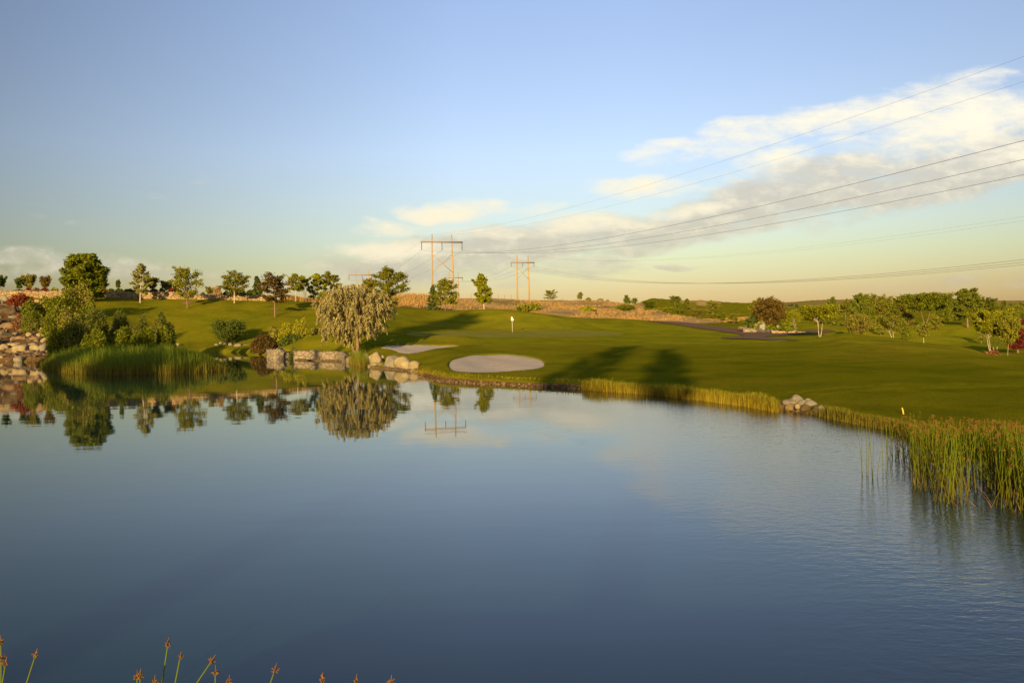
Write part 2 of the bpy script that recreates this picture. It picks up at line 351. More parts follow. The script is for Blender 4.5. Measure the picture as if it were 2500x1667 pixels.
class MB:
    def __init__(s): s.V = []; s.Q = []; s.T = []; s.c = 0
    def add(s, V, Q=None, T=None):
        V = np.asarray(V, float)
        if Q is not None and len(Q): s.Q.append(np.asarray(Q) + s.c)
        if T is not None and len(T): s.T.append(np.asarray(T) + s.c)
        s.V.append(V); s.c += len(V)
    def tube(s, P, rad, sides=6, cap=True):
        P = np.asarray(P, float); rad = np.broadcast_to(rad, (len(P),))
        d = np.gradient(P, axis=0); d /= np.linalg.norm(d, axis=1)[:, None] + 1e-9
        ref = np.array([0, 0, 1.]) if abs(d[:, 2]).mean() < .9 else np.array([1., 0, 0])
        a = np.cross(d, ref); a /= np.linalg.norm(a, axis=1)[:, None] + 1e-9; b = np.cross(d, a)
        th = np.arange(sides) * 2*math.pi/sides
        ring = P[:, None] + rad[:, None, None] * (a[:, None] * np.cos(th)[None, :, None] + b[:, None] * np.sin(th)[None, :, None])
        m = len(P); V = ring.reshape(-1, 3); Q = []
        i = np.arange(m-1)[:, None]*sides; j = np.arange(sides)[None]; j2 = (j+1) % sides
        Q = np.stack([i+j, i+j2, i+sides+j2, i+sides+j], -1).reshape(-1, 4)
        T = []
        if cap:
            V = np.vstack([V, P[-1], P[0]]); k = m*sides
            T = [[(m-1)*sides+jj, (m-1)*sides+(jj+1) % sides, k] for jj in range(sides)] + [[(jj+1) % sides, jj, k+1] for jj in range(sides)]
        s.add(V, Q, T if len(T) else None)
    def box(s, lo, hi, M=None):
        x0, y0, z0 = lo; x1, y1, z1 = hi
        V = np.array([[x0,y0,z0],[x1,y0,z0],[x1,y1,z0],[x0,y1,z0],[x0,y0,z1],[x1,y0,z1],[x1,y1,z1],[x0,y1,z1]], float)
        if M is not None: V = V @ M.T
        s.add(V, [[0,3,2,1],[4,5,6,7],[0,1,5,4],[1,2,6,5],[2,3,7,6],[3,0,4,7]])
    def obj(s, name, mat, parent=None, smooth=False, loc=None):
        F = []
        if s.Q: F.append(np.concatenate(s.Q))
        if s.T: F.append(np.concatenate(s.T))
        return mesh_obj(name, np.concatenate(s.V), F, mat, parent, smooth, loc)

# ------------------------------------------------------------------ materials
def newmat(name):
    m = bpy.data.materials.new(name); m.use_nodes = True
    return m, NT(m.node_tree)
def finish(n, sh):
    o = n.nt.nodes.new('ShaderNodeOutputMaterial'); n.set(o.inputs[0], sh)
def bump(n, h, strength=.5, dist=.05):
    return n.n('ShaderNodeBump', Height=h, Strength=strength, Distance=dist).outputs[0]
def m_foliage(name, a, b, transl=.35, scale=3.0):
    m, n = newmat(name)
    oi = n.n('ShaderNodeObjectInfo'); g = n.n('ShaderNodeNewGeometry')
    f = n.noise(g.outputs['Position'], scale, 3, .7)
    ff = n.ss(f.outputs[0], .3, .7)
    c = n.mix(ff, a, b)
    h = n.n('ShaderNodeHueSaturation', Hue=n.m('MULTIPLY_ADD', g.outputs['Random Per Island'], .035, .482), Value=n.m('MULTIPLY_ADD', g.outputs['Random Per Island'], .6, .7), Color=c)
    d = n.n('ShaderNodeBsdfDiffuse', Color=h.outputs[0]); t = n.n('ShaderNodeBsdfTranslucent', Color=h.outputs[0])
    mx = n.nt.nodes.new('ShaderNodeMixShader'); n.set(mx.inputs[0], transl); n.set(mx.inputs[1], d.outputs[0]); n.set(mx.inputs[2], t.outputs[0])
    finish(n, mx.outputs[0]); return m
def m_simple(name, a, b, scale=4, rough=.8, bmp=.3, bd=.03, sx=1, sy=1, sz=1):
    m, n = newmat(name); g = n.n('ShaderNodeTexCoord')
    v = n.scalev(g.outputs['Object'], sx, sy, sz)
    f = n.noise(v, scale, 6, .65); c = n.mix(n.ss(f.outputs[0], .3, .7), a, b)
    p = n.n('ShaderNodeBsdfPrincipled', Base__Color=c, Roughness=rough, Normal=bump(n, f.outputs[0], bmp, bd))
    p.inputs['Specular IOR Level'].default_value = .25
    finish(n, p); return m

# ================================================================== ground
az_f = np.concatenate([np.linspace(-math.pi, R(-60), 50)[:-1], np.linspace(R(-60), R(-34), 130)[:-1], np.linspace(R(-34), R(33.5), 860), np.linspace(R(33.5), R(60), 130)[1:], np.linspace(R(60), math.pi, 50)[1:]])
rr = [.3]
while rr[-1] < 5200:
    r_ = rr[-1]
    rr.append(r_ * (1.05 if r_ < 8 else 1.018 if r_ < 15 else 1.0055 if r_ < 140 else 1.009 if r_ < 420 else 1.03))
rr = np.array(rr)
AZ, RR = np.meshgrid(az_f, rr)
GX = RR * np.sin(AZ); GY = RR * np.cos(AZ)
GZ = hz(GX, GY)
nr, nc = GX.shape
idx = np.arange(nr*nc).reshape(nr, nc)
Q = np.stack([idx[:-1, :-1], idx[:-1, 1:], idx[1:, 1:], idx[1:, :-1]], -1).reshape(-1, 4)
def ground_material():
    m, n = newmat('ground')
    at_ = n.n('ShaderNodeAttribute', _attribute_name='zone'); zs = n.n('ShaderNodeSeparateColor', Color=at_.outputs['Color'])
    zg, zd, zb = zs.outputs; far = at_.outputs['Alpha']
    pos = n.n('ShaderNodeNewGeometry').outputs['Position']
    big = n.noise(pos, .045, 3, .5).outputs[0]; mid = n.noise(pos, .35, 4, .6).outputs[0]
    fine = n.noise(n.scalev(pos, 1, 1, .4), 5.5, 6, .7).outputs[0]; vf = n.noise(pos, 38, 3, .7).outputs[0]
    lawn = n.mix(n.ss(big, .35, .65), (.190, .183, .006), (.232, .205, .008))
    lawn = n.mix(n.m('MULTIPLY', n.ss(mid, .40, .68), .75), lawn, (.118, .136, .006))
    lawn = n.mix(n.m('MULTIPLY', n.ss(n.noise(n.scalev(pos, 1, .6, 1), .16, 5, .7).outputs[0], .5, .72), .6), lawn, (.30, .21, .018))
    lawn = n.mix(n.m('MULTIPLY', n.ss(fine, .45, .7), .55), lawn, (.095, .112, .006))
    lawn = n.mix(n.m('MULTIPLY', n.ss(vf, .5, .8), .3), lawn, (.26, .235, .026))
    # mowing stripes on the fairway side
    sx = n.n('ShaderNodeSeparateXYZ', Vector=pos)
    w = n.m('SINE', n.m('MULTIPLY_ADD', mid, 1.2, n.m('MULTIPLY', n.m('ADD', n.m('MULTIPLY', sx.outputs[0], .35), sx.outputs[1]), 1.1)))
    lawn = n.mix(n.m('MULTIPLY', n.ss(w, -.4, .4), .22), lawn, (.22, .21, .016))
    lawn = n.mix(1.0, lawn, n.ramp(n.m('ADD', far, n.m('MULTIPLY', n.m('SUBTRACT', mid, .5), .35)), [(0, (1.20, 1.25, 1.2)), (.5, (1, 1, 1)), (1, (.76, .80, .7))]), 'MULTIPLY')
    grn = n.mix(n.ss(mid, .3, .7), (.235, .220, .030), (.265, .245, .040))
    dn = n.noise(pos, 1.1, 6, .7).outputs[0]; dn2 = n.noise(n.scalev(pos, 1, 1, 2.5), .12, 5, .62).outputs[0]
    dry = n.mix(n.ss(dn, .35, .65), (.44, .285, .105), (.54, .355, .135))
    dry = n.mix(n.m('MULTIPLY', n.ss(dn2, .46, .62), .75), dry, (.20, .165, .045))
    dry = n.mix(n.m('MULTIPLY', n.ss(n.noise(pos, .3, 4, .6).outputs[0], .56, .7), .6), dry, (.30, .20, .085))
    soil = n.mix(n.ss(fine, .35, .65), (.095, .052, .022), (.19, .115, .05))
    wob = n.m('MULTIPLY_ADD', n.m('SUBTRACT', mid, .5), .5, 0)
    c = n.mix(n.ss(zg, .35, .65), lawn, grn)
    c = n.mix(n.ss(n.m('ADD', zd, wob), .35, .65), c, dry)
    c = n.mix(n.ss(n.m('ADD', zb, n.m('MULTIPLY', n.m('SUBTRACT', fine, .5), 1.2)), .4, .6), c, soil)
    hh = n.m('ADD', n.m('MULTIPLY', fine, .7), n.m('MULTIPLY', vf, .35))
    b = bump(n, hh, .8, .10)
    p = n.n('ShaderNodeBsdfPrincipled', Base__Color=c, Roughness=.85, Normal=b)
    p.inputs['Specular IOR Level'].default_value = 0.0
    finish(n, p); return m
ground = mesh_obj('ground', np.stack([GX, GY, GZ], -1).reshape(-1, 3), [Q], ground_material(), smooth=True)
tag(ground, kind='structure')
# zones: r = putting green, g = dry grass, b = bare soil
PXG = 1250 + 2000*np.tan(np.clip(AZ, -1.2, 1.2)); DG = np.where(np.abs(AZ) < 1.2, RR*np.cos(np.clip(AZ, -1.2, 1.2)), 0)
zg = sstep(sdist(GREEN, GX, GY), .5, -.5)
ds = np.interp(PXG, [-1e4, 940, 960, 1050, 1200, 1350, 1500, 1600, 1650, 1700, 1760, 1790, 1e4], [9e3, 9e3, 134, 130, 125.5, 124, 129, 128, 127, 127, 140, 9e3, 9e3])
zd = sstep(DG - ds, -.3, .8)
# green fairways beyond, tan far ridges
farg = sstep(PXG, 1545, 1600) * sstep(DG, 166, 178)
tan = sstep(DG, 310 - 0*PXG, 345) * sstep(PXG, 1600, 1680)
zd = zd * (1 - farg * (1 - tan))
zd = np.maximum(zd, sstep(PXG, 1790, 1850) * sstep(DG, 330, 380) * .5)
zd = np.maximum(zd, sstep(-PXG, -400, -940) * sstep(DG, 160, 200) * (PXG < 960))
pd = sdist(POND, GX, GY)
zb = sstep(pd, .6, .15) * (np.abs(AZ) < 1.2) * np.where(((PXG > 1012) & (PXG < 1432)) | ((PXG > 1890) & (PXG < 2018)), 1, 0) + .5*(pd < .12)
rock_zone = np.array([hit(-40, 888)[:2], hit(112, 884)[:2], hit(150, 850)[:2], hit(95, 790)[:2], hit(70, 740)[:2], hit(-60, 735)[:2]])
zb = np.maximum(zb, sstep(sdist(rock_zone, GX, GY), 2.5, -.5))
zb = np.maximum(zb, (pd < 0) * 1.0)
# planting bed behind the upper wall
zb = np.maximum(zb, .9 * sstep(DG, 128.5, 129.5) * sstep(-DG, -140, -136) * (PXG < 560) * (PXG > -900))
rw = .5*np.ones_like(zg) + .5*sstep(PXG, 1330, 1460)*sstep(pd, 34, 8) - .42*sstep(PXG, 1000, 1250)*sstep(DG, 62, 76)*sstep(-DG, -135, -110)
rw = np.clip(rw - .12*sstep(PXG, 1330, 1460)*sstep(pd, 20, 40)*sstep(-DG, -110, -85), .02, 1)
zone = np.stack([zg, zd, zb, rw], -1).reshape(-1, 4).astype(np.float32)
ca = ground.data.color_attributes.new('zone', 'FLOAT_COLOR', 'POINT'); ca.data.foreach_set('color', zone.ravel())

# ================================================================== water
def water_material():
    m, n = newmat('water')
    pos = n.n('ShaderNodeNewGeometry').outputs['Position']
    sx = n.n('ShaderNodeSeparateXYZ', Vector=pos); X, Y = sx.outputs[0], sx.outputs[1]
    k = n.m('SUBTRACT', X, n.m('MULTIPLY', Y, .05))
    patch = n.noise(n.scalev(pos, .10, .05, 1), 1.0, 3, .5).outputs[0]
    rough_m = n.ss(n.m('ADD', k, n.m('MULTIPLY', n.m('SUBTRACT', patch, .5), 7)), .4, 6.5)
    far = n.ss(n.m('MULTIPLY', Y, -1), -48, -22)
    amp = n.m('MULTIPLY', rough_m, n.m('MULTIPLY_ADD', far, .75, .25))
    w1 = n.noise(n.scalev(pos, .55, 1, 1, R(14)), 7.5, 3, .55, .3).outputs[0]
    w2 = n.noise(n.scalev(pos, .5, 1, 1, R(-22)), 17, 3, .6, .2).outputs[0]
    w3 = n.noise(n.scalev(pos, .35, 1, 1), 1.1, 2, .5).outputs[0]
    h = n.m('ADD', n.m('MULTIPLY', w1, .014), n.m('MULTIPLY', w2, .0045))
    h = n.m('MULTIPLY', h, n.m('MULTIPLY_ADD', amp, .68, .012))
    h = n.m('ADD', h, n.m('MULTIPLY', w3, .0022))
    b = n.n('ShaderNodeBump', Height=h, Strength=1.0, Distance=1.0).outputs[0]
    p = n.n('ShaderNodeBsdfPrincipled', Base__Color=(.0055, .028, .022, 1), Roughness=.015, IOR=1.43, Normal=b)
    p.inputs['Specular IOR Level'].default_value = .5
    finish(n, p); return m
c0 = POND.mean(0); WX = []
def offset_poly(P, d):
    A = np.roll(P, 1, 0); B = np.roll(P, -1, 0); t = B - A; t /= np.linalg.norm(t, axis=1)[:, None] + 1e-9
    nn = np.stack([t[:, 1], -t[:, 0]], 1)
    Q1 = P + nn*d; Q2 = P - nn*d
    return Q1 if sdist(POND, Q1[:, 0], Q1[:, 1]).mean() > sdist(POND, Q2[:, 0], Q2[:, 1]).mean() else Q2
import bmesh
wp = offset_poly(POND, .25)
bm = bmesh.new(); vs = [bm.verts.new((x, y, 0)) for x, y in wp]; bm.faces.new(vs)
bmesh.ops.triangulate(bm, faces=bm.faces[:]); bmesh.ops.recalc_face_normals(bm, faces=bm.faces[:])
for f in bm.faces:
    if f.normal.z < 0: f.normal_flip()
me = bpy.data.meshes.new('water'); bm.to_mesh(me); bm.free(); me.materials.append(water_material())
water = bpy.data.objects.new('water', me); COL.objects.link(water); tag(water, kind='structure')

# ================================================================== bunkers
def sand_material():
    m, n = newmat('sand'); pos = n.n('ShaderNodeNewGeometry').outputs['Position']
    f = n.noise(pos, 1.6, 5, .6).outputs[0]; g = n.noise(pos, 40, 3, .7).outputs[0]
    c = n.mix(n.ss(f, .3, .7), (.46, .37, .245), (.56, .455, .305)); c = n.mix(n.m('MULTIPLY', n.ss(g, .4, .7), .35), c, (.33, .27, .19))
    rk = n.nt.nodes.new('ShaderNodeTexWave'); n.set(rk.inputs[0], pos); rk.inputs['Scale'].default_value = 2.2; rk.inputs['Distortion'].default_value = 3.0
    hgt = n.m('ADD', n.m('MULTIPLY', rk.outputs['Fac'], .04), n.m('ADD', f, n.m('MULTIPLY', g, .25)))
    finish(n, n.n('ShaderNodeBsdfPrincipled', Base__Color=c, Roughness=.95, Normal=bump(n, hgt, .5, .06))); return m
M_sand = sand_material()
def bunker(poly, label):
    c = poly.mean(0); rings = np.concatenate([[0.02], np.linspace(.12, 1.0, 14), [1.03]]); m_ = len(poly)
    V = np.concatenate([c + (poly - c) * k for k in rings])
    z = hz0(V[:, 0], V[:, 1]); d = -sdist(poly, V[:, 0], V[:, 1])
    z = z - .07 - .04 * sstep(d, 0, 2.0) + .02*np.sin(V[:, 0]*2.1 + V[:, 1]*.8)
    V = np.column_stack([V, z]); i = np.arange(len(rings)-1)[:, None]*m_; j = np.arange(m_)[None]; j2 = (j+1) % m_
    Q = np.stack([i+j, i+j2, i+m_+j2, i+m_+j], -1).reshape(-1, 4)
    V = np.vstack([V, [c[0], c[1], float(hz0(c[0:1], c[1:2])[0]) - .11]]); T = np.array([[jj, len(V)-1, (jj+1) % m_] for jj in range(m_)])
    o = mesh_obj('sand_bunker', V, [Q, T], M_sand, smooth=True)
    tag(o, label, 'sand bunker')
bunker(BK[0], 'pale sand bunker tapering to a point, half shaded by the silvery tree')
bunker(BK[1], 'broad oval sand bunker close to the brown pond bank')

# ================================================================== paved path
def poly_patch(name, pts, mat, lift=.05, step=(4, .55), d0=60, hfn=hz0):
    """flat area outlined by photo pixels, draped on the ground"""
    pw = subdiv_closed(np.array([hit(*p, d0=d0)[:2] for p in pts]), 2)
    bm = bmesh.new(); vs = [bm.verts.new((x, y, 0)) for x, y in pw]; bm.faces.new(vs)
    bmesh.ops.triangulate(bm, faces=bm.faces[:])
    for it in range(7):
        es = [e for e in bm.edges if e.calc_length() > 1.6]
        if not es: break
        bmesh.ops.subdivide_edges(bm, edges=es, cuts=1); bmesh.ops.triangulate(bm, faces=bm.faces[:])
    co = np.array([v.co[:] for v in bm.verts]); z = hfn(co[:, 0], co[:, 1]) + lift
    for v, zz in zip(bm.verts, z): v.co.z = zz
    for f in bm.faces: f.smooth = True
    bmesh.ops.recalc_face_normals(bm, faces=bm.faces[:])
    for f in bm.faces:
        if f.normal.z < 0: f.normal_flip()
    me = bpy.data.meshes.new(name); bm.to_mesh(me); bm.free(); me.materials.append(mat)
    o = bpy.data.objects.new(name, me); COL.objects.link(o); return o
M_path = m_simple('asphalt', (.120, .058, .012), (.165, .088, .022), 2.5, 1.0, .3)
tag(poly_patch('path', [(1560, 784), (1640, 785), (1700, 791), (1790, 801), (1860, 807), (1930, 811), (2030, 807), (2045, 810), (1990, 815), (1930, 819), (1880, 822), (1860, 825), (1960, 829),
      (1935, 832), (1850, 830.5), (1765, 827), (1755, 825), (1800, 823.5), (1822, 820), (1790, 813), (1720, 804), (1640, 792)], M_path, .07), kind='structure')

# ================================================================== leafy plants
rng = np.random.default_rng(7)
def unit(v): return v / (np.linalg.norm(v, axis=-1, keepdims=True) + 1e-9)
def leaf_quads(P, size, flat=0., droop=None, aspect=1.7, rs=None):
    """four-cornered leaf clumps at points P"""
    n_ = len(P); a = unit(rs.normal(size=(n_, 3)))
    if droop is not None: a = unit(a*.45 + droop)
    b = unit(np.cross(a, unit(rs.normal(size=(n_, 3)) + np.array([0, 0, flat*2.5]))))
    if flat:
        nrm = unit(rs.normal(size=(n_, 3)) * (1-flat) + np.array([0, 0, 1.]) * flat); a = unit(np.cross(nrm, a)); b = np.cross(nrm, a)
    s = size * rs.uniform(.55, 1.25, (n_, 1))
    A = a*s*aspect*.5; B = b*s*.5
    V = np.stack([P-A, P+B-A*.1, P+A, P-B-A*.1], 1).reshape(-1, 3)
    return V, np.arange(n_*4).reshape(-1, 4)
PROF = {
 'round': lambda t: np.sqrt(np.clip(1-(2*t-1)**2*.9, 0, 1))*(1-.12*t),
 'wide':  lambda t: .55+.45*np.sin(np.clip(t*1.15, 0, 1)*math.pi) - .15*t,
 'flat':  lambda t: .62+.38*np.sin(np.clip(.25+t*.6, 0, 1)*math.pi),
 'cone':  lambda t: (1-t)**.85*.97+.05,
 'pyr':   lambda t: np.sin(np.clip(.18+t*.86, 0, 1)*math.pi)**.8*.9*(1-.45*t)+.06,
 'vase':  lambda t: .35+.65*t**.7*np.sqrt(np.clip(1-t**6, 0, 1)),
 'egg': lambda t: np.clip((1-t), 0, 1)**.5*np.minimum(1, t*2.2+.62)+.03,
 'bush':  lambda t: np.sqrt(np.clip(1-t**2.2, 0, 1)),
}
def grow(seed, H, Rd, prof='round', hb=.3, stems=1, nb=26, ns=6, nl=14, a0=15, a1=60, bend=.25, size=.22, spread=.10, flat=0., droop=0., tr=.035, fork=.0, aspect=1.7, thin=.25, lean=0.):
    rs = np.random.default_rng(seed)
    tb = MB(); L = []
    tr = max(tr*H*.5, .03)
    trunks = []
    for s_ in range(stems):
        th = rs.uniform(0, 6.28) + s_*6.28/stems; off = (.05 + fork*Rd) if stems > 1 else 0
        top = H * (.9 if stems == 1 else .8)
        k = np.linspace(0, 1, 9); wig = rs.normal(size=(9, 2)).cumsum(0) * .012 * H
        P = np.stack([np.cos(th)*off*k**.8 + wig[:, 0]*k + lean*k*H, np.sin(th)*off*k**.8 + wig[:, 1]*k, k*top], 1)
        P[:, :2] += np.array([math.cos(th), math.sin(th)]) * (.09*math.sqrt(H) if stems > 1 else 0) * .6
        rad = tr*(1-k*.85)/math.sqrt(stems)*(1 + .5*np.exp(-k*16))
        tb.tube(P, rad, 7); trunks.append(P)
    f = PROF[prof]
    lobes = rs.uniform(.72, 1.12, 8)
    for i in range(nb):
        t = (i + rs.uniform(.1, .9)) / nb
        T = trunks[i % stems]; z0 = H*(hb*.92 + (1-hb)*t*(.80 if prof not in ('cone', 'pyr', 'egg') else .93))
        if prof in ('vase', 'flat', 'wide'): z0 = H*(hb + (1-hb)*t*.55)
        az = i*2.39996 + rs.normal()*.25
        reach = Rd * float(f(t)) * rs.uniform(.78, 1.1) * lobes[int(az/6.283*8) % 8]
        el = R(a0 + (a1-a0)*t + rs.normal()*6)
        p0 = np.array([np.interp(z0, T[:, 2], T[:, 0]), np.interp(z0, T[:, 2], T[:, 1]), min(z0, T[-1, 2])])
        q = np.linspace(0, 1, 6)
        hor = np.array([math.cos(az), math.sin(az)]); 
        if stems > 1: 
            hor = hor
        ztgt = reach*math.tan(el)
        zmaxd = max(H - p0[2], .05*H); ztgt = min(ztgt, zmaxd*(1 - .75*min(1, reach/Rd)**2)*rs.uniform(.6, 1.0)) if prof in ('round', 'bush', 'egg') else min(ztgt, zmaxd*(1-.2*(reach/Rd)**2))
        P = np.stack([p0[0] + hor[0]*reach*q, p0[1] + hor[1]*reach*q, p0[2] + ztgt*(q*(1-bend) + bend*q**2 if bend >= 0 else q*(1+abs(bend)) - abs(bend)*q**2) - droop*reach*q**2.2], 1)
        P[1:] += rs.normal(size=(5, 3))*.03*reach
        tb.tube(P, np.linspace(tr*.42, tr*.08, 6)*(1-.5*t), 4, False)
        main = unit(P[-1]-P[0])
        for j in range(ns+1):
            if j == ns: a_, b_ = P[3], P[-1]
            else:
                s0 = rs.uniform(thin, 1.0); a_ = np.array([np.interp(s0, q, P[:, c]) for c in range(3)])
                side = unit(np.cross(main, [0, 0, 1.]))*rs.choice([-1, 1])
                dirv = unit(main*.7 + side*rs.uniform(.3, 1.0) + np.array([0, 0, rs.normal()*.35*(1-flat) - droop*.8]))
                b_ = a_ + dirv * reach * rs.uniform(.22, .42) * (1.15 - .5*s0)
            m_ = max(2, int(nl*(rs.uniform(.6, 1.3))))
            k = rs.uniform(0, 1.08, (m_, 1))
            pts = a_ + (b_-a_)*k + rs.normal(size=(m_, 3))*np.array([1, 1, 1-.6*flat])*spread*Rd*.8
            if droop > .3:
                pts[:, 2] -= rs.uniform(0, .22, m_)*Rd
            L.append(pts)
    L = np.concatenate(L)
    L = L[L[:, 2] > .04*H]
    dr = np.array([0, 0, -droop*1.6]) if droop else None
    V, Q = leaf_quads(L, size, flat, dr, aspect, rs)
    return tb, V, Q
def bushmesh(seed, H, Rx, Ry, nleaf, size, lob=.22, shell=.55, droop=None, aspect=1.6, spiky=0.):
    rs = np.random.default_rng(seed)
    d = unit(rs.normal(size=(nleaf, 3))); d[:, 2] = np.abs(d[:, 2])*1.1 - .12; d = unit(d)
    c = unit(rs.normal(size=(14, 3))); c[:, 2] = np.abs(c[:, 2])
    cl = np.max(np.clip(d @ c.T, 0, 1)**10, axis=1)
    rad = (1 - lob + lob*cl*1.5) * (shell + (1-shell)*rs.uniform(0, 1, nleaf)**.6) * (1 + spiky*rs.normal(size=nleaf)*.5)
    P = d * rad[:, None] * np.array([Rx, Ry, H*.95]); P[:, 2] = np.maximum(P[:, 2], .03)
    # mushrooming sides
    V, Q = leaf_quads(P, size, 0., droop, aspect, rs)
    st = MB()
    for i in range(6):
        th = i*1.05 + rs.uniform(0, .5); e = np.array([math.cos(th)*Rx*.55, math.sin(th)*Ry*.55, H*rs.uniform(.55, .8)])
        q = np.linspace(0, 1, 4)[:, None]
        st.tube(q*e + np.array([.04*math.cos(th), .04*math.sin(th), 0]), np.linspace(.025, .008, 4)*max(.6, H*.6), 4, False)
    return st, V, Q

M_bark = m_simple('bark', (.16, .10, .055), (.30, .20, .11), 9, .9, .6, .04, 1, 1, .25)
M_bark_pale = m_simple('pale_bark', (.40, .33, .24), (.62, .54, .42), 9, .85, .4, .03, 1, 1, .3)
M_bark_dark = m_simple('dark_bark', (.06, .045, .03), (.12, .08, .05), 9, .9, .5)
FOL = {
 'green': m_foliage('leaves_green', (0.135, 0.170, 0.012), (0.229, 0.243, 0.020)),
 'bright': m_foliage('leaves_bright', (0.229, 0.253, 0.014), (0.359, 0.339, 0.020)),
 'yellow': m_foliage('leaves_yellow', (0.310, 0.310, 0.019), (0.419, 0.372, 0.023)),
 'locust': m_foliage('leaves_locust', (0.206, 0.223, 0.022), (0.337, 0.310, 0.033), .4),
 'pale': m_foliage('leaves_pale', (0.264, 0.264, 0.070), (0.388, 0.357, 0.093), .4),
 'dark': m_foliage('leaves_dark', (.075, .105, .018), (.125, .150, .026), .2),
 'spruce': m_foliage('needles_spruce', (.060, .090, .022), (.100, .125, .030), .12),
 'pine': m_foliage('needles_pine', (0.114, 0.145, 0.017), (0.196, 0.204, 0.024), .2),
 'red': m_foliage('leaves_red', (.19, .040, .018), (.28, .070, .022), .3),
 'purple': m_foliage('leaves_purple', (0.132, 0.028, 0.022), (0.217, 0.046, 0.031), .25),
 'rust': m_foliage('leaves_rust', (.135, .100, .020), (.200, .125, .028), .3),
 'wine': m_foliage('leaves_wine', (.085, .062, .018), (.130, .078, .024), .2),
 'feather': m_foliage('leaves_feather', (.105, .130, .020), (.175, .180, .030), .3, 1.2),
 'silver': m_foliage('leaves_silver', (.275, .235, .085), (.400, .335, .125), .25, 2.2),
 'olive': m_foliage('leaves_olive', (0.185, 0.184, 0.028), (0.316, 0.271, 0.044), .3),
 'straw': m_foliage('straw', (0.360, 0.221, 0.072), (0.480, 0.304, 0.102), .2),
 'dryred': m_foliage('dry_red', (0.179, 0.077, 0.029), (0.278, 0.130, 0.050), .2),
}
#           profile etc. per kind
KIND = {
 'round':  dict(prof='round', hb=.22, nb=34, ns=7, nl=13, a0=5, a1=70, bend=.3, spread=.10, tr=.05),
 'brush':  dict(prof='round', hb=.20, nb=42, ns=6, nl=16, a0=25, a1=80, bend=.6, spread=.06, tr=.05, aspect=2.2),
 'locust': dict(prof='wide', hb=.32, nb=24, ns=7, nl=10, a0=12, a1=55, bend=-.35, spread=.075, flat=.55, tr=.032),
 'flat':   dict(prof='flat', hb=.30, nb=26, ns=8, nl=11, a0=22, a1=48, bend=-.4, spread=.075, flat=.6, tr=.035, stems=3, fork=.35),
 'airy':   dict(prof='pyr', hb=.25, nb=30, ns=5, nl=8, a0=5, a1=55, bend=.1, spread=.07, tr=.03),
 'pyr':    dict(prof='pyr', hb=.17, nb=46, ns=5, nl=12, a0=28, a1=78, bend=.5, spread=.055, tr=.03, aspect=2.4),
 'spruce': dict(prof='cone', hb=.04, nb=60, ns=5, nl=12, a0=-8, a1=30, bend=.2, spread=.05, flat=.2, tr=.04, aspect=1.8, thin=.15),
 'pine':   dict(prof='pyr', hb=.18, nb=34, ns=5, nl=16, a0=10, a1=75, bend=.7, spread=.06, tr=.045, aspect=2.6),
 'vase':   dict(prof='vase', hb=.36, nb=22, ns=7, nl=12, a0=30, a1=50, bend=-.2, spread=.12, tr=.045, stems=4, fork=.45),
 'small':  dict(prof='round', hb=.30, nb=18, ns=5, nl=9, a0=15, a1=60, bend=.1, spread=.12, tr=.04),
}
_seed = [100]
def tree(name, px, D, top, hw, kind, fol, label, cat='tree', group=None, bark=None, base=None, dens=1.0, size=None, **kw):
    """tree whose trunk stands at ground depth D under photo column px; its top reaches photo row `top`, crown half width hw pixels"""
    _seed[0] += 1
    p = at(px, 760, D); x, y = p[0], D
    z = gz(x, y)
    H = max(at(px, top, D)[2] - z, .6); Rd = hw * D / FPX
    k = dict(KIND[kind]); k.update(kw)
    k['nl'] = max(3, int(k['nl']*dens*1.75)); k['spread'] *= 1.15
    sz = size*.6 if size else max(.075, min(.032*max(H, Rd*1.6), D*.00125))
    tb, V, Q = grow(_seed[0], H, Rd, size=sz, **k)
    # fit the crown to the measured height and width
    hmax = np.percentile(V[:, 2], 99.6); V[:, 2] *= 1 + (H/hmax - 1) * sstep(V[:, 2], 0, H*.5)
    w = np.percentile(np.abs(V[:, 0]), 98.5); s = Rd/w
    V[:, :2] *= s
    root = empty(name, (x, y, z - .03), 0)
    for i in range(len(tb.V)): tb.V[i][:, 2] = tb.V[i][:, 2] * (1 + (H/hmax - 1) * sstep(tb.V[i][:, 2], 0, H*.5)); tb.V[i][:, :2] = tb.V[i][:, :2] * (1 + (s-1) * np.clip(np.hypot(tb.V[i][:, :1], tb.V[i][:, 1:2])/Rd*2, 0, 1))
    tb.obj('trunk', bark or M_bark, root, True)
    mesh_obj('crown', V, [Q], FOL[fol], root)
    tag(root, label, cat, group); return root
def shrub(name, px, D, top, hw, fol, label, cat='shrub', group=None, n_=900, size=None, depth=None, z=None, lob=.22, **kw):
    _seed[0] += 1
    x, y = at(px, 760, D)[0], D; z = gz(x, y) if z is None else z
    H = max(at(px, top, D)[2] - z, .3); Rx = hw*D/FPX; Ry = depth or Rx
    st, V, Q = bushmesh(_seed[0], H, Rx, Ry, n_, size or max(.10, D*.0017), lob, **kw)
    root = empty(name, (x, y, z - .02))
    st.obj('stems', M_bark, root, True); mesh_obj('foliage', V, [Q], FOL[fol], root)
    tag(root, label, cat, group); return root

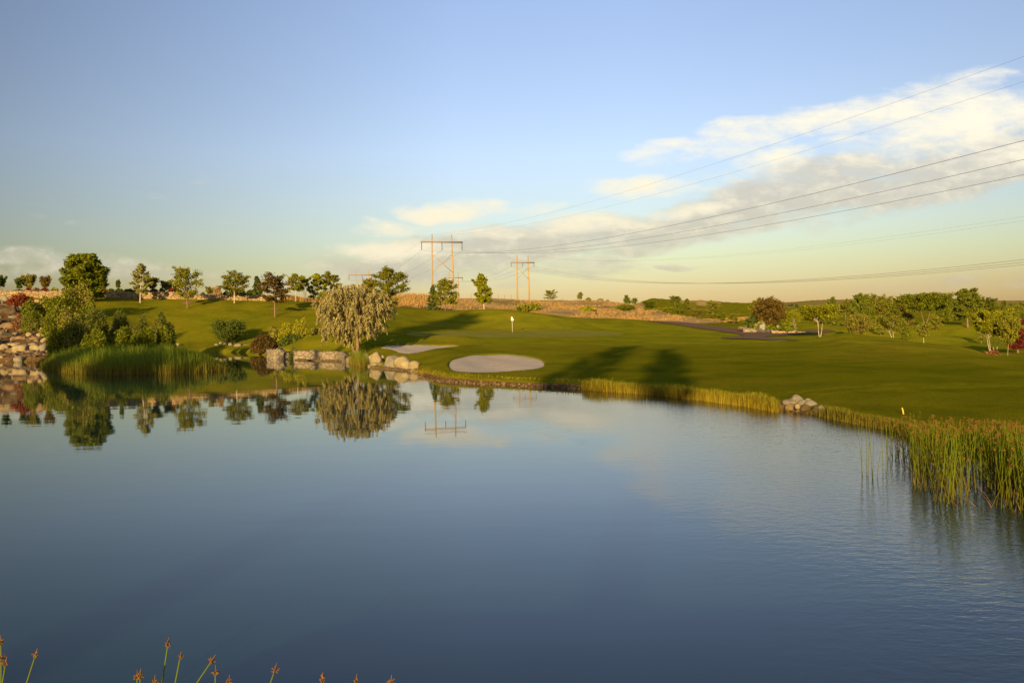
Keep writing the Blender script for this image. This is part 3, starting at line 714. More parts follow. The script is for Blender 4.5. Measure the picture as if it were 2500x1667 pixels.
# ================================================================== trees of the left hill
tree('broad_tree', 207, 118, 622, 44, 'brush', 'green', 'large dense round green tree, the biggest on the left skyline', dens=2.0, hb=.10, size=.34, nb=64, prof='egg', aspect=3.0)
tree('pale_tree', 343, 122, 644, 23, 'airy', 'pale', 'thin pale yellow-green tree with a white trunk in front of the upper stone wall', bark=M_bark_pale, dens=1.5)
tree('young_tree', 458, 121, 652, 33, 'airy', 'locust', 'green tree with a mulch ring on the slope, where the upper wall steps down', dens=1.7, hb=.24, prof='wide', size=.24)
tree('young_tree', 573, 126, 661, 33, 'locust', 'locust', 'spreading light green tree standing alone before the low part of the upper wall', bark=M_bark_pale, dens=1.2)
tree('spruce_tree', 628, 140, 674, 15, 'spruce', 'spruce', 'dark conical spruce behind the rust-tinged tree on the left hill')
tree('rust_tree', 671, 117.5, 667, 35, 'locust', 'rust', 'rust-tinged spreading tree with a mulch ring, lowest on the left slope', dens=1.5)
tree('thin_tree', 722, 134, 668, 21, 'airy', 'locust', 'slender green tree right of the rust-tinged tree, first of the hilltop row', hb=.4, bark=M_bark_pale, dens=1.3, group='trees in the hilltop row')
tree('thin_tree', 746, 137, 672, 17, 'locust', 'locust', 'narrow many-stemmed tree second in the hilltop row', stems=3, fork=.3, hb=.4, group='trees in the hilltop row')
tree('hilltop_tree', 776, 139, 668, 22, 'airy', 'bright', 'bright green tree third in the hilltop row, left of the silvery tree top', dens=1.6, hb=.12, group='trees in the hilltop row')
tree('hilltop_tree', 808, 141, 664, 25, 'locust', 'locust', 'full green tree just behind the left shoulder of the silvery tree', dens=1.8, hb=.12, prof='round', group='trees in the hilltop row')
tree('hilltop_tree', 901, 140, 681, 17, 'round', 'olive', 'small dark bushy tree behind the crown of the silvery tree', hb=.1, group='trees in the hilltop row')
tree('hilltop_tree', 948, 136, 656, 44, 'locust', 'locust', 'tall spreading tree just right of the silvery tree, last of the hilltop row', dens=2.4, hb=.12, nb=34, prof='round', group='trees in the hilltop row')
tree('spruce_tree', 1057, 127, 697, 15, 'spruce', 'spruce', 'dark narrow spruce at the foot of the near power-line frame')
tree('locust_tree', 1087, 125, 681, 29, 'airy', 'locust', 'feathery tree beside the dark spruce under the near power-line frame', dens=1.6, hb=.22, bark=M_bark)
tree('pointed_tree', 1182, 120, 670, 21, 'pyr', 'bright', 'pointed light green tree with a pale trunk on the crest behind the putting green', bark=M_bark_pale, dens=1.5)

# small standard trees behind the upper wall
for i, (px, top, hw, fol, lb) in enumerate([
    (5, 672, 11, 'dark', 'dark clipped tree cut by the left edge of the picture above the wall'),
    (47, 679, 10, 'dark', 'small dark clipped tree leaning against its bigger neighbour above the wall'),
    (67, 670, 19, 'olive', 'widest clipped tree above the wall at far left, over red shrubs'),
    (107, 673, 15, 'rust', 'brownish vase-shaped tree third from the left above the wall'),
    (168, 677, 12, 'rust', 'brownish clipped tree half hidden at the left of the large round tree'),
    (252, 679, 14, 'olive', 'vase-shaped tree just right of the large round tree, over red shrubs'),
    (290, 683, 5, 'dark', 'tiny thin dark tree between the large round tree and the white-trunked tree'),
    (376, 677, 15, 'olive', 'clipped dark olive tree right behind the white-trunked tree'),
    (409, 684, 15, 'olive', 'round-headed clipped tree left of the mulch-ringed tree above the wall'),
    (431, 695, 7, 'dark', 'small low dark tree close behind the mulch-ringed tree'),
    (514, 700, 9, 'olive', 'small olive tree above the low wall, left of the pale bushy one')]):
    tree('clipped_tree', px, 133 + (i % 3), top, hw, 'vase', fol, lb, dens=1.1, group='clipped trees above the upper wall', size=.26)
shrub('pale_shrub', 533, 134, 697, 12, 'straw', 'pale tan bush above the low wall beside the dark hedge', n_=500)
RED = [(47, 706, 12, 'dark'), (69, 702, 10, 'red'), (90, 702, 11, 'dryred'), (111, 702, 10, 'red'), (134, 701, 10, 'olive'), (157, 704, 9, 'red'), (233, 704, 11, 'red'), (254, 703, 12, 'red'),
       (273, 704, 10, 'dark'), (293, 704, 10, 'dark'), (316, 704, 11, 'dark'), (337, 704, 12, 'dark'), (356, 705, 9, 'red'), (376, 704, 11, 'red'), (396, 703, 8, 'dark'), (421, 703, 10, 'red'), (436, 704, 10, 'red'), (474, 708, 7, 'dark'), (497, 713, 7, 'dark')]
for i, (px, top, hw, fol) in enumerate(RED):
    nm = {'red': 'red shrub', 'dark': 'dark green shrub', 'dryred': 'brownish red shrub', 'olive': 'olive shrub'}[fol]
    ordn = ['first', 'second', 'third', 'fourth', 'fifth', 'sixth', 'seventh', 'eighth', 'ninth', 'tenth', 'eleventh', 'twelfth', 'thirteenth', 'fourteenth', 'fifteenth', 'sixteenth', 'seventeenth', 'eighteenth', 'nineteenth'][i]
    shrub('low_shrub', px, 130.5 + (i % 2)*.8, top, hw, fol, 'low rounded %s on top of the upper wall, %s from the left' % (nm, ordn), n_=330, group='low shrubs along the top of the upper wall')
for i, (px, top, hw, w_) in enumerate([(552, 706, 12, 'leftmost'), (570, 703, 13, 'second'), (590, 703, 14, 'third'), (608, 706, 12, 'fourth'), (624, 708, 9, 'rightmost, beside the spruce')]):
    shrub('hedge_shrub', px, 136, top, hw, 'dark', 'dark rounded hedge bush behind the low wall, %s of its row' % w_, n_=420, group='dark hedge bushes behind the low wall')

# ------------------------------------------------------------------ the shrub bank at the left
shrub('red_shrub', 50, 112, 714, 34, 'red', 'spreading bright red shrub above the rock cascade', n_=1300, depth=1.4)
shrub('clipped_shrub', 74, 95, 754, 21, 'green', 'neat round clipped green bush in the rock cascade', n_=2600, size=.12, lob=.03, shell=.85)
shrub('variegated_shrub', 44, 97, 762, 13, 'dryred', 'small pinkish flecked bush left of the clipped round bush', n_=600, size=.13)
shrub('green_shrub', 78, 104, 730, 26, 'green', 'leafy green bush directly under the red shrub', n_=1300)
shrub('green_shrub', 112, 106, 722, 24, 'olive', 'wide olive green bush at the top of the bank, right of the red shrub', n_=1300)
shrub('tall_shrub', 150, 104, 700, 36, 'green', 'tall rough green bush under the left side of the large round tree', n_=2600, lob=.35)
shrub('tall_shrub', 192, 106, 690, 40, 'olive', 'tallest bush of the bank, right beneath the large round tree', n_=3200, lob=.35)
shrub('green_shrub', 128, 90, 742, 28, 'green', 'deep green bush beside the clipped round bush, facing the rocks', n_=2200, lob=.3)
shrub('green_shrub', 172, 90, 745, 30, 'olive', 'olive bush in the middle of the bank', n_=2200, lob=.35)
shrub('green_shrub', 214, 92, 738, 30, 'green', 'bushy green shrub in the middle of the bank, next to the lawn', n_=2200, lob=.35)
for i, (px, D, top, hw, fol, lb) in enumerate([
    (140, 80, 790, 26, 'green', 'low green bush bordering the rocks above the reeds'),
    (185, 76, 776, 34, 'olive', 'feathery bush above the left part of the reeds'),
    (232, 80, 752, 38, 'olive', 'tall feathery golden bush in the centre of the bank'),
    (232, 72, 800, 34, 'green', 'dark lower feathery bush just behind the reeds'),
    (285, 84, 756, 36, 'olive', 'feathery golden bush right of the centre of the bank'),
    (292, 74, 792, 38, 'green', 'bluish green feathery bush behind the middle of the reeds'),
    (338, 82, 764, 36, 'olive', 'feathery bush with golden tips near the right end of the bank'),
    (348, 74, 800, 34, 'green', 'dark feathery bush behind the right half of the reeds'),
    (395, 82, 762, 30, 'olive', 'rightmost feathery bush of the bank, against the sunlit slope'),
    (398, 76, 796, 26, 'green', 'low dark bush at the right end of the bank, just above the reeds')]):
    shrub('feathery_shrub', px, D, top, hw, 'feather' if fol == 'olive' else 'green', lb, n_=9000, size=.095, aspect=3.0, lob=.28, spiky=.04, group='feathery bushes of the bank', z=max(gz(at(px, 760, D)[0], D), .1))

# ------------------------------------------------------------------ shrubs of the middle inlet
tree('vase_shrub', 550, 103, 781, 45, 'vase', 'dark', 'dark green vase-shaped bush behind the row of pale stones', cat='shrub', stems=4, hb=.10, dens=2.6, nb=40, size=.2, bark=M_bark_dark)
fs = shrub('flowering_shrub', 642, 87, 811, 33, 'wine', 'big rounded dark bush with pink tips beside the pond wall', n_=5200, size=.13, lob=.1, shell=.8)
ff = fs.children[1].data; vv = np.array([v.co[:] for v in ff.vertices][::4]); vv = vv[(vv[:, 2] > .9) & (rng.random(len(vv)) < .16 + .25*(vv[:, 2] > 1.5))] * 1.03
Vf, Qf = leaf_quads(vv, .13, 0, None, 1.2, rng); mesh_obj('flowers', Vf, [Qf], m_foliage('flowers_pink', (.42, .10, .09), (.50, .16, .12)), fs)
shrub('yellow_shrub', 697, 96, 786, 20, 'yellow', 'bright yellow-green bush, the smaller left one of two', n_=1300, lob=.4, size=.15)
shrub('yellow_shrub', 733, 95, 774, 19, 'yellow', 'bright yellow-green bush, the taller right one of two', n_=1500, lob=.4, size=.15)
shrub('dark_shrub', 668, 97, 788, 16, 'olive', 'dull green bush left of the two yellow bushes', n_=900, lob=.35)
shrub('dark_shrub', 712, 88, 812, 34, 'dark', 'low dark bush below the yellow bushes, behind the small grass mound', n_=2200, lob=.2)
shrub('dark_shrub', 768, 100, 796, 12, 'olive', 'small bush half hidden at the left edge of the silvery tree', n_=500, lob=.4)
shrub('wall_shrub', 710, 73.2, 845, 11, 'dark', 'small dark bush growing in the gap of the pond wall', n_=700, size=.10, lob=.35, depth=.35)

# ------------------------------------------------------------------ the silvery tree
def silvery_tree():
    D = 65.5; x = at(868, 760, D)[0]; z = gz(x, D)
    rs = np.random.default_rng(42); tb = MB(); L = []; Ddir = []
    root = empty('silvery_tree', (x, D, z))
    H = at(868, 696, D)[2] - z
    # two stems
    for P in ([[.1, 0, 0], [.12, 0, .8], [.06, .05, 1.7], [.3, .1, 2.8], [.5, .2, 4.2]], [[-.05, .05, 0], [-.3, .05, .7], [-.5, 0, 1.6], [-1.1, -.1, 2.8], [-1.5, -.1, 4.0]]):
        P = np.array(P); q = np.linspace(0, 4, 14); PP = np.stack([np.interp(q, range(5), P[:, c]) for c in range(3)], 1)
        PP[:, :2] += rs.normal(size=(14, 2))*.03
        tb.tube(PP, np.linspace(.15, .06, 14), 8)
    # lobes of the crown, traced roughly: px offset from 868, photo row, radius px
    lobes = [(-48, 728, 30), (-70, 752, 26), (-20, 716, 30), (8, 718, 28), (38, 722, 28), (60, 736, 26), (72, 752, 20), (50, 760, 26), (58, 785, 22), (20, 752, 32), (-20, 755, 32), (-52, 778, 26), (-62, 800, 20), (-30, 792, 28),
             (2, 790, 28), (34, 788, 26), (-72, 822, 10), (-24, 820, 16), (-4, 826, 12), (40, 812, 14), (-86, 775, 10), (84, 738, 9), (0, 704, 12), (-32, 704, 12)]
    for ax, ry, rp in lobes:
        c = at(868 + ax, ry, D); cx, cz = c[0]-x, c[2]-z; r = rp*D/FPX
        for dpt in ([0.] if rp < 15 else [-.9, .9] if rp < 24 else [-1.5, 0, 1.4]):
            cc = np.array([cx, dpt*(.7+.5*rs.random()), cz])
            # limb to the lobe
            st = np.array([.1 if cx > -.3 else -.5, 0, 1.4 + .25*rs.random()])
            q = np.linspace(0, 1, 7)[:, None]
            mid = (st+cc)/2 + np.array([0, 0, .35])
            P = (1-q)**2*st + 2*q*(1-q)*mid + q**2*cc
            tb.tube(P, np.linspace(.055, .014, 7), 5, False)
            # drooping sprays
            for k in range(int(21*r**1.2) + 4):
                o = unit(rs.normal(size=3))*r*rs.uniform(.25, 1.0)**.6*np.array([1, .9, .95])
                a = cc+o; out = unit(o*np.array([1, 1, .2]))
                ln = rs.uniform(.28, .62)
                m_ = rs.integers(20, 34); qq = rs.uniform(0, 1, (m_, 1))
                pts = a + out*qq*ln*.35 + np.array([0, 0, -1.])*qq**1.3*ln + rs.normal(size=(m_, 3))*.045
                L.append(pts); Ddir.append(np.tile(unit(out*.35 + np.array([0, 0, -1.])), (m_, 1)))
    L = np.concatenate(L); Ddir = np.concatenate(Ddir)
    V, Q = leaf_quads(L, .075, 0, Ddir*1.3, 2.7, rs)
    tb.obj('trunk', M_bark, root, True)
    mesh_obj('crown', V, [Q], FOL['silver'], root)
    tag(root, 'large silvery grey-green tree with drooping foliage on the pond bank', 'tree')
silvery_tree()

# ------------------------------------------------------------------ dry hill
shrub('hill_shrub', 1275, 160, 738, 17, 'locust', 'left half of a pair of thin green bushes on the dry hill above the flag', n_=800, lob=.4, group='green bushes on the dry hill')
shrub('hill_shrub', 1303, 162, 735, 18, 'locust', 'right half of a pair of thin green bushes on the dry hill above the flag', n_=800, lob=.4, group='green bushes on the dry hill')
shrub('hill_shrub', 1434, 165, 747, 19, 'bright', 'green bush on the dry hill beside the dark post', n_=900, lob=.3, group='green bushes on the dry hill')
tree('ridge_tree', 1344, 226, 707, 16, 'locust', 'locust', 'solitary rounded tree on the skyline right of the far frame', hb=.08, group='small trees on the far ridge', dens=2.0)
tree('ridge_tree', 1415, 232, 713, 8, 'airy', 'locust', 'wispy leaning young tree on the skyline', lean=.1, group='small trees on the far ridge', dens=2.0)
shrub('ridge_shrub', 1437, 232, 727, 6, 'olive', 'small round bush right of the wispy skyline tree', n_=300, group='bushes on the far ridge')
shrub('ridge_shrub', 1467, 236, 729, 9, 'olive', 'second small bush right of the wispy skyline tree', n_=300, lob=.4, group='bushes on the far ridge')
shrub('ridge_shrub', 1483, 240, 732, 5, 'green', 'tiniest bush on the skyline where the ridge turns green', n_=200, group='bushes on the far ridge')
tree('low_tree', 1527, 172, 743, 23, 'round', 'green', 'wide green low tree on the tan slope, right of the dark post', stems=1, hb=.08, dens=1.3, group='low trees on the tan slope')
tree('ridge_tree', 1531, 270, 721, 8, 'pine', 'pine', 'small pointed tree on the green ridge above the tan slope', group='small trees on the far ridge', dens=2.0)
tree('ridge_tree', 1548, 270, 727, 8, 'small', 'green', 'small round tree right of the pointed one on the green ridge', group='small trees on the far ridge', dens=2.0)
tree('fairway_tree', 1586, 235, 734, 16, 'flat', 'green', 'dark flat-topped tree on the far fairway, leftmost there', stems=1, hb=.15, group='trees on the far fairway', dens=2.0)
tree('ridge_tree', 1603, 290, 728, 7, 'small', 'green', 'small round tree on the ridge between two flat-topped trees', group='small trees on the far ridge', dens=2.0)
tree('ridge_tree', 1648, 278, 722, 14, 'locust', 'green', 'flat spreading tree standing highest on the green ridge', hb=.3, group='small trees on the far ridge', dens=2.0)
tree('ridge_tree', 1677, 268, 729, 8, 'airy', 'green', 'narrow upright tree right of the flat spreading ridge tree', group='small trees on the far ridge', dens=2.0)
tree('fairway_tree', 1693, 230, 735, 9, 'small', 'olive', 'small olive tree below the narrow ridge tree', group='trees on the far fairway', dens=2.0)
tree('low_tree', 1619, 180, 750, 21, 'flat', 'bright', 'light green low tree at the crest of the tan slope', stems=1, hb=.15, dens=1.2, group='low trees on the tan slope')
tree('fairway_tree', 1660, 210, 737, 11, 'small', 'green', 'slim tree on the far fairway behind the low light green tree', group='trees on the far fairway', dens=2.0)
tree('fairway_tree', 1741, 212, 733, 17, 'locust', 'locust', 'forked light tree in the middle of the far fairway', stems=2, hb=.25, dens=1.2, group='trees on the far fairway')
tree('low_tree', 1709, 152, 754, 22, 'flat', 'olive', 'olive low tree with pale stems at the foot of the tan slope', hb=.2, dens=1.3, group='low trees on the tan slope')
tree('low_tree', 1741, 149, 765, 14, 'flat', 'locust', 'small pale low tree right of the olive one', hb=.2, group='low trees on the tan slope', dens=2.0)
tree('low_tree', 1762, 151, 763, 13, 'small', 'green', 'small round low tree behind the pale-stemmed ones', group='low trees on the tan slope', dens=2.0)
tree('low_tree', 1790, 145, 765, 15, 'flat', 'locust', 'small spreading low tree nearest the big rust-coloured tree', hb=.25, group='low trees on the tan slope', dens=2.0)

# ------------------------------------------------------------------ planting by the path
tree('rust_tree', 1874, 112, 727, 37, 'round', 'rust', 'big brownish bushy tree behind the pale stone marker', dens=1.6, hb=.18, stems=2, fork=.3)
tree('path_tree', 1843, 118, 729, 14, 'small', 'locust', 'slender light green tree left of the big brownish tree', hb=.2, dens=1.3)
shrub('evergreen_shrub', 1838, 114, 766, 24, 'dark', 'dark bush under the left side of the brownish tree', n_=1500, lob=.3)
shrub('evergreen_shrub', 1895, 112, 768, 24, 'dark', 'dark bush under the right side of the brownish tree', n_=1500, lob=.3)
shrub('pale_shrub', 1856, 107, 781, 15, 'pale', 'pale greenish bush directly behind the stone marker', n_=900, lob=.3)
shrub('evergreen_shrub', 1880, 107, 791, 14, 'green', 'small green bush just right of the stone marker', n_=700, lob=.2)
shrub('evergreen_shrub', 1918, 104, 778, 20, 'green', 'leafy dark green bush above the sunlit stone edging', n_=1400, lob=.25)
shrub('evergreen_shrub', 1826, 108, 790, 12, 'dark', 'low dark bush behind the orange rocks', n_=500, lob=.2)
tree('path_tree', 1925, 118, 757, 22, 'locust', 'olive', 'olive tree half hidden behind the pale forked tree', hb=.2, dens=1.4)
tree('forked_tree', 1950, 92, 758, 29, 'flat', 'bright', 'light green tree with two pale forking trunks at the path edge', stems=2, fork=.9, hb=.4, dens=1.5, bark=M_bark_pale)
tree('umbrella_tree', 2000, 80, 744, 46, 'flat', 'bright', 'wide umbrella-shaped tree with three pale trunks on the lawn crest', stems=3, fork=.25, hb=.45, dens=2.1, nb=38, bark=M_bark_pale, size=.19)
tree('pine_tree', 2032, 135, 727, 16, 'pine', 'pine', 'dark green pine rising behind the umbrella-shaped tree', dens=1.4, hb=.08, group='pines on the right')
tree('background_tree', 2064, 165, 731, 17, 'locust', 'locust', 'soft green tree between the dark pine and the large brush-like pine', dens=1.2, group='background trees on the right')
tree('pine_tree', 2103, 128, 718, 29, 'brush', 'pine', 'large upright brush-like pine behind the small dark-trunked tree', dens=1.2, hb=.15, group='pines on the right')
tree('lawn_tree', 2094, 88, 766, 29, 'wide' if False else 'round', 'olive', 'rounded olive tree with one pale trunk, right of the umbrella-shaped tree', hb=.3, dens=1.4)
tree('flat_tree', 2152, 130, 718, 30, 'flat', 'locust', 'layered dark tree right of the brush-like pine', stems=1, dens=1.5, group='layered trees on the right')
tree('flat_tree', 2205, 150, 724, 24, 'flat', 'locust', 'layered greyish tree left of the widest layered tree', stems=1, dens=1.2, group='layered trees on the right')
tree('flat_tree', 2259, 104, 715, 52, 'flat', 'green', 'widest layered tree on the right with a bare orange trunk', stems=2, fork=.3, dens=2.2, nb=40, hb=.38, size=.26, group='layered trees on the right')
tree('background_tree', 2296, 132, 717, 19, 'round', 'pine', 'dense dark tree right behind the widest layered tree', dens=1.3, group='background trees on the right')
tree('pine_tree', 2321, 128, 722, 14, 'pine', 'pine', 'sparse pine between the widest layered tree and the tallest pine', dens=1.0, hb=.3, group='pines on the right')
tree('pine_tree', 2362, 95, 706, 27, 'pine', 'pine', 'tallest pine on the right with a bare pale trunk', dens=1.9, hb=.32, nb=44, size=.24, group='pines on the right')
tree('flat_tree', 2404, 126, 725, 21, 'flat', 'green', 'layered tree just right of the tallest pine', stems=1, dens=1.5, group='layered trees on the right')
tree('pine_tree', 2451, 140, 734, 9, 'pine', 'pine', 'small distant pine above the four-trunked tree', hb=.1, group='pines on the right')
tree('background_tree', 2478, 120, 745, 26, 'round', 'locust', 'rounded light green tree behind the dark red tree', dens=1.3, group='background trees on the right')
tree('flat_tree', 2500, 130, 738, 14, 'flat', 'green', 'layered dark tree cut by the right edge of the picture', stems=1, group='layered trees on the right')
tree('lawn_tree', 2181, 74, 769, 36, 'flat', 'locust', 'low spreading tree with a short forked pale trunk on the right lawn', stems=2, fork=.4, hb=.25, dens=1.7, bark=M_bark_pale)
tree('lawn_tree', 2255, 67, 788, 27, 'locust', 'locust', 'small tree with a thin leaning pale trunk on the right lawn', hb=.42, dens=1.2, bark=M_bark_pale, lean=-.06)
tree('lawn_tree', 2208, 76, 792, 13, 'small', 'green', 'small dark tree between the spreading tree and the leaning one', hb=.25)
tree('tall_lawn_tree', 2423, 56.5, 757, 51, 'flat', 'bright', 'large tree with four pale trunks and a reddish mulch base at the right', stems=4, fork=.35, hb=.42, dens=2.2, nb=44, bark=M_bark_pale, size=.15)
tree('guarded_tree', 2459, 55, 772, 28, 'wide' if False else 'round', 'locust', 'slim tree with a grey-blue guard round its trunk near the right edge', hb=.45, dens=1.2, tr=.03)
tree('dark_red_tree', 2484, 66, 780, 34, 'round', 'purple', 'dark red-leaved tree at the right edge', dens=2.0, hb=.2)
for i, (px, D, top, hw, lb) in enumerate([(1911, 420, 742, 4, 'tiny distant cone-shaped tree left of a pair'), (1926, 430, 743, 3, 'tiniest distant tree, just left of the taller distant pair'), (1933, 420, 740, 5, 'left tree of the taller distant pair'), (1945, 400, 741, 6, 'right tree of the taller distant pair'), (1958, 420, 745, 5, 'low distant tree right of the taller pair'),
      (1970, 330, 738, 12, 'bigger distant tree behind the umbrella-shaped tree')]):
    tree('distant_tree', px, D, top, hw, 'small' if i == 5 else 'spruce', 'green' if i > 3 else 'spruce', lb, hb=.05, dens=.6, group='distant trees on the plain')
DT = [(2010, 300, 742, 16), (2076, 260, 745, 15), (2130, 240, 744, 18), (2185, 230, 748, 18), (2222, 250, 744, 15), (2330, 220, 742, 18), (2385, 200, 744, 18), (2430, 200, 742, 22), (2470, 230, 740, 14), (2345, 160, 752, 16), (2300, 170, 756, 20), (2415, 160, 752, 20)]
wh = ['behind the umbrella-shaped tree', 'behind the soft green tree', 'behind the brush-like pine', 'left of the greyish layered tree', 'behind the greyish layered tree', 'just behind the tallest pine', 'between the tallest pine and its layered neighbour', 'right of the layered tree by the tallest pine', 'behind the crown of the dark red tree', 'at the foot of the tallest pine', 'below the dense dark tree', 'above the crown of the four-trunked tree']
for (px, D, top, hw), w_ in zip(DT, wh):
    tree('background_tree', px, D, top, hw, 'round', rng.choice(['green', 'olive', 'locust', 'pine']), 'hazy rounded background tree ' + w_, hb=.1, dens=.8, group='background trees on the right')
MT = [(2040, 190, 744, 16, 'olive', 'behind the right edge of the umbrella-shaped tree'), (2080, 105, 768, 12, 'locust', 'low between the umbrella-shaped and the rounded olive tree'), (2125, 112, 752, 16, 'green', 'between the brush-like pine and its layered neighbour'), (2150, 96, 772, 14, 'locust', 'small, above the left side of the low spreading tree'),
      (2180, 170, 738, 20, 'pine', 'dark, between two layered trees'), (2215, 110, 762, 16, 'olive', 'below the greyish layered tree'), (2285, 96, 768, 13, 'locust', 'under the right side of the widest layered tree'), (2310, 112, 752, 16, 'green', 'under the sparse pine'), (2336, 135, 735, 15, 'pine', 'touching the left side of the tallest pine'),
      (2388, 112, 748, 18, 'locust', 'touching the right side of the tallest pine'), (2440, 150, 742, 18, 'green', 'behind the top of the four-trunked tree'), (2395, 82, 780, 12, 'olive', 'small, left of the four-trunked tree'), (2460, 100, 755, 20, 'pine', 'dark, left of the crown over the dark red tree'), (2497, 92, 762, 16, 'green', 'cut by the right edge above the dark red tree')]
for px, D, top, hw, fol, w_ in MT:
    tree('infill_tree', px, D, top, hw, 'round' if hw > 14 else 'airy', fol, 'bushy tree ' + w_, hb=.15, dens=1.0, group='bushy trees filling the right grove')
shrub('mulch_shrub', 2422, 55.6, 850, 20, 'dryred', 'low reddish brown growth at the foot of the four-trunked tree', n_=1100, size=.09, depth=.5)

# trees outside the picture whose shade falls across the pond bank
for i, (x, y, h, w_, hb_, lb) in enumerate([(-54, 23, 15.2, 8, .12, 'dense tree off the left side of the pond, farthest from the camera'), (-44.5, 19, 14.0, 7.5, .12, 'dense tree off the left side of the pond, second from the camera'), (-35.5, 12.5, 12.5, 6.5, .12, 'dense tree off the left side of the pond, nearest the camera'),
      (-9.0, -13.5, 18.5, 2.8, .4, 'tall tree behind the camera shading the lawn, left one'), (-4.2, -15, 17.5, 2.0, .42, 'tall tree behind the camera shading the lawn, right one'), (-31, 10, 27, 4.2, .76, 'very tall tree off the left side of the picture')]):
    _seed[0] += 1
    z = gz(x, y); tb, V, Q = grow(_seed[0], h - z, w_*.66, size=.42 if x > -20 else .55, **dict(KIND['round'], nb=30 if x > -20 else 46, nl=7 if x > -20 else 18, hb=hb_))
    root = empty('shade_tree', (x, y, z)); tb.obj('trunk', M_bark, root, True); mesh_obj('crown', V, [Q], FOL['green'], root)
    tag(root, lb, 'tree', 'trees on the near banks')

# ================================================================== grasses and reeds
def blades(P, Hs, wid, lean, rs, seg=2, curve=.3):
    n_ = len(P); th = rs.uniform(0, 6.283, n_); fac = rs.uniform(0, 3.14, n_)
    ld_ = np.stack([np.cos(th), np.sin(th)], 1) * (lean * np.abs(rs.normal(size=n_)))[:, None] * Hs[:, None]
    wv = np.stack([np.cos(fac), np.sin(fac), 0*fac], 1) * np.asarray(wid).reshape(-1, 1)
    rows = []
    for k in range(seg+1):
        t = k/seg
        c = P + np.column_stack([ld_*(t*(1-curve) + curve*t*t), Hs*t*(1-.12*t*lean)])
        w = wv*(1 - .75*t)
        rows.append(c-w); rows.append(c+w)
    V = np.stack(rows, 1).reshape(-1, 3); m_ = 2*(seg+1)
    b = np.arange(n_)[:, None]*m_
    Q = np.concatenate([b + np.array([[2*k, 2*k+1, 2*k+3, 2*k+2]]) for k in range(seg)])
    return V, Q
def m_blade(name, base, tip, zlo, zhi):
    m, n = newmat(name); g = n.n('ShaderNodeNewGeometry'); z = n.n('ShaderNodeSeparateXYZ', Vector=g.outputs['Position']).outputs[2]
    c = n.mix(n.ss(z, zlo, zhi), base, tip)
    h = n.n('ShaderNodeHueSaturation', Hue=n.m('MULTIPLY_ADD', g.outputs['Random Per Island'], .04, .48), Value=n.m('MULTIPLY_ADD', g.outputs['Random Per Island'], .8, .6), Color=c)
    d = n.n('ShaderNodeBsdfDiffuse', Color=h.outputs[0]); t = n.n('ShaderNodeBsdfTranslucent', Color=h.outputs[0])
    mx = n.nt.nodes.new('ShaderNodeMixShader'); n.set(mx.inputs[0], .3); n.set(mx.inputs[1], d.outputs[0]); n.set(mx.inputs[2], t.outputs[0])
    finish(n, mx.outputs[0]); return m
M_reed = m_blade('reed_green', (.20, .165, .022), (.165, .215, .020), 0, 1.1)
M_strip = m_blade('reed_gold', (.29, .215, .02), (.25, .235, .02), 0, .6)
M_rush = m_blade('rush_green', (.17, .165, .014), (.165, .215, .014), 0, .9)
M_seed = m_simple('seed_head', (.19, .085, .018), (.30, .145, .03), 30, .9, .2)
rs = np.random.default_rng(11)
# big reed bed in the water at the left
A = [(92, 892), (110, 903), (170, 912), (260, 915.5), (350, 915), (430, 914), (500, 910), (556, 905), (540, 893), (500, 886), (400, 884), (300, 884), (180, 884), (105, 882)]
RB = np.array([wl(*p) for p in A]); lo, hi = RB.min(0), RB.max(0)
C = rs.uniform(lo, hi, (60000, 2)); C = C[sdist(RB, C[:, 0], C[:, 1]) < 0.1*rs.normal(size=len(C))][:24000]
d = -sdist(RB, C[:, 0], C[:, 1])
pxs = 1250 + 2000*C[:, 0]/C[:, 1]
Htop = np.interp(pxs, [92, 130, 200, 300, 400, 470, 520, 560], [.8, 1.45, 1.75, 1.85, 1.8, 1.6, 1.2, .6])
Hs = Htop * (.6 + .4*sstep(d, 0, 1.5)) * (.86 + .12*np.sin(C[:, 0]*1.9 + np.sin(C[:, 1]*1.3)*2)) * rs.uniform(.55, 1.12, len(C))
V, Q = blades(np.column_stack([C, np.full(len(C), -.05)]), Hs, .013, .16, rs, 3)
tag(mesh_obj('reeds', V, [Q], M_reed), 'dense bed of tall green reeds standing in the pond at the left', 'reeds', kind='stuff')
# golden grass strip along the right bank
def strip(pp, name, label, mat, n_, h0, h1, wd, inn=.25, out=.45, d0=.008):
    W_ = np.array([wl(*p) for p in pp]); seg = np.linalg.norm(np.diff(W_, axis=0), axis=1); cum = np.concatenate([[0], np.cumsum(seg)])
    t = rs.uniform(0, cum[-1], n_); X = np.interp(t, cum, W_[:, 0]); Y = np.interp(t, cum, W_[:, 1])
    c = np.column_stack([X, Y]) + np.column_stack([rs.uniform(-.1, .1, n_), rs.uniform(-inn, out, n_)]) * wd
    z = np.maximum(hz(c[:, 0], c[:, 1]), -.02)
    cl = .88 + .14*np.sin(t*2.1) * np.sin(t*.7 + 1)
    H_ = rs.uniform(h0, h1, n_) * cl
    V, Q = blades(np.column_stack([c, z]), H_, d0, .12, rs, 2)
    tag(mesh_obj(name, V, [Q], mat), label, 'reeds', kind='stuff')
strip([(1425, 951), (1510, 956), (1594, 963), (1700, 974), (1807, 988), (1892, 1003)], 'bank_grass', 'golden sunlit reed grass along the bank left of the rock heap', M_strip, 11000, .12, .54, 1.0, .5, .5)
strip([(2010, 1017), (2090, 1033), (2168, 1047), (2223, 1063), (2311, 1086), (2400, 1104), (2510, 1127)], 'bank_grass', 'dark green reed grass along the bank right of the rock heap', M_reed, 8000, .12, .40, 1.0, .5, .45, .006)
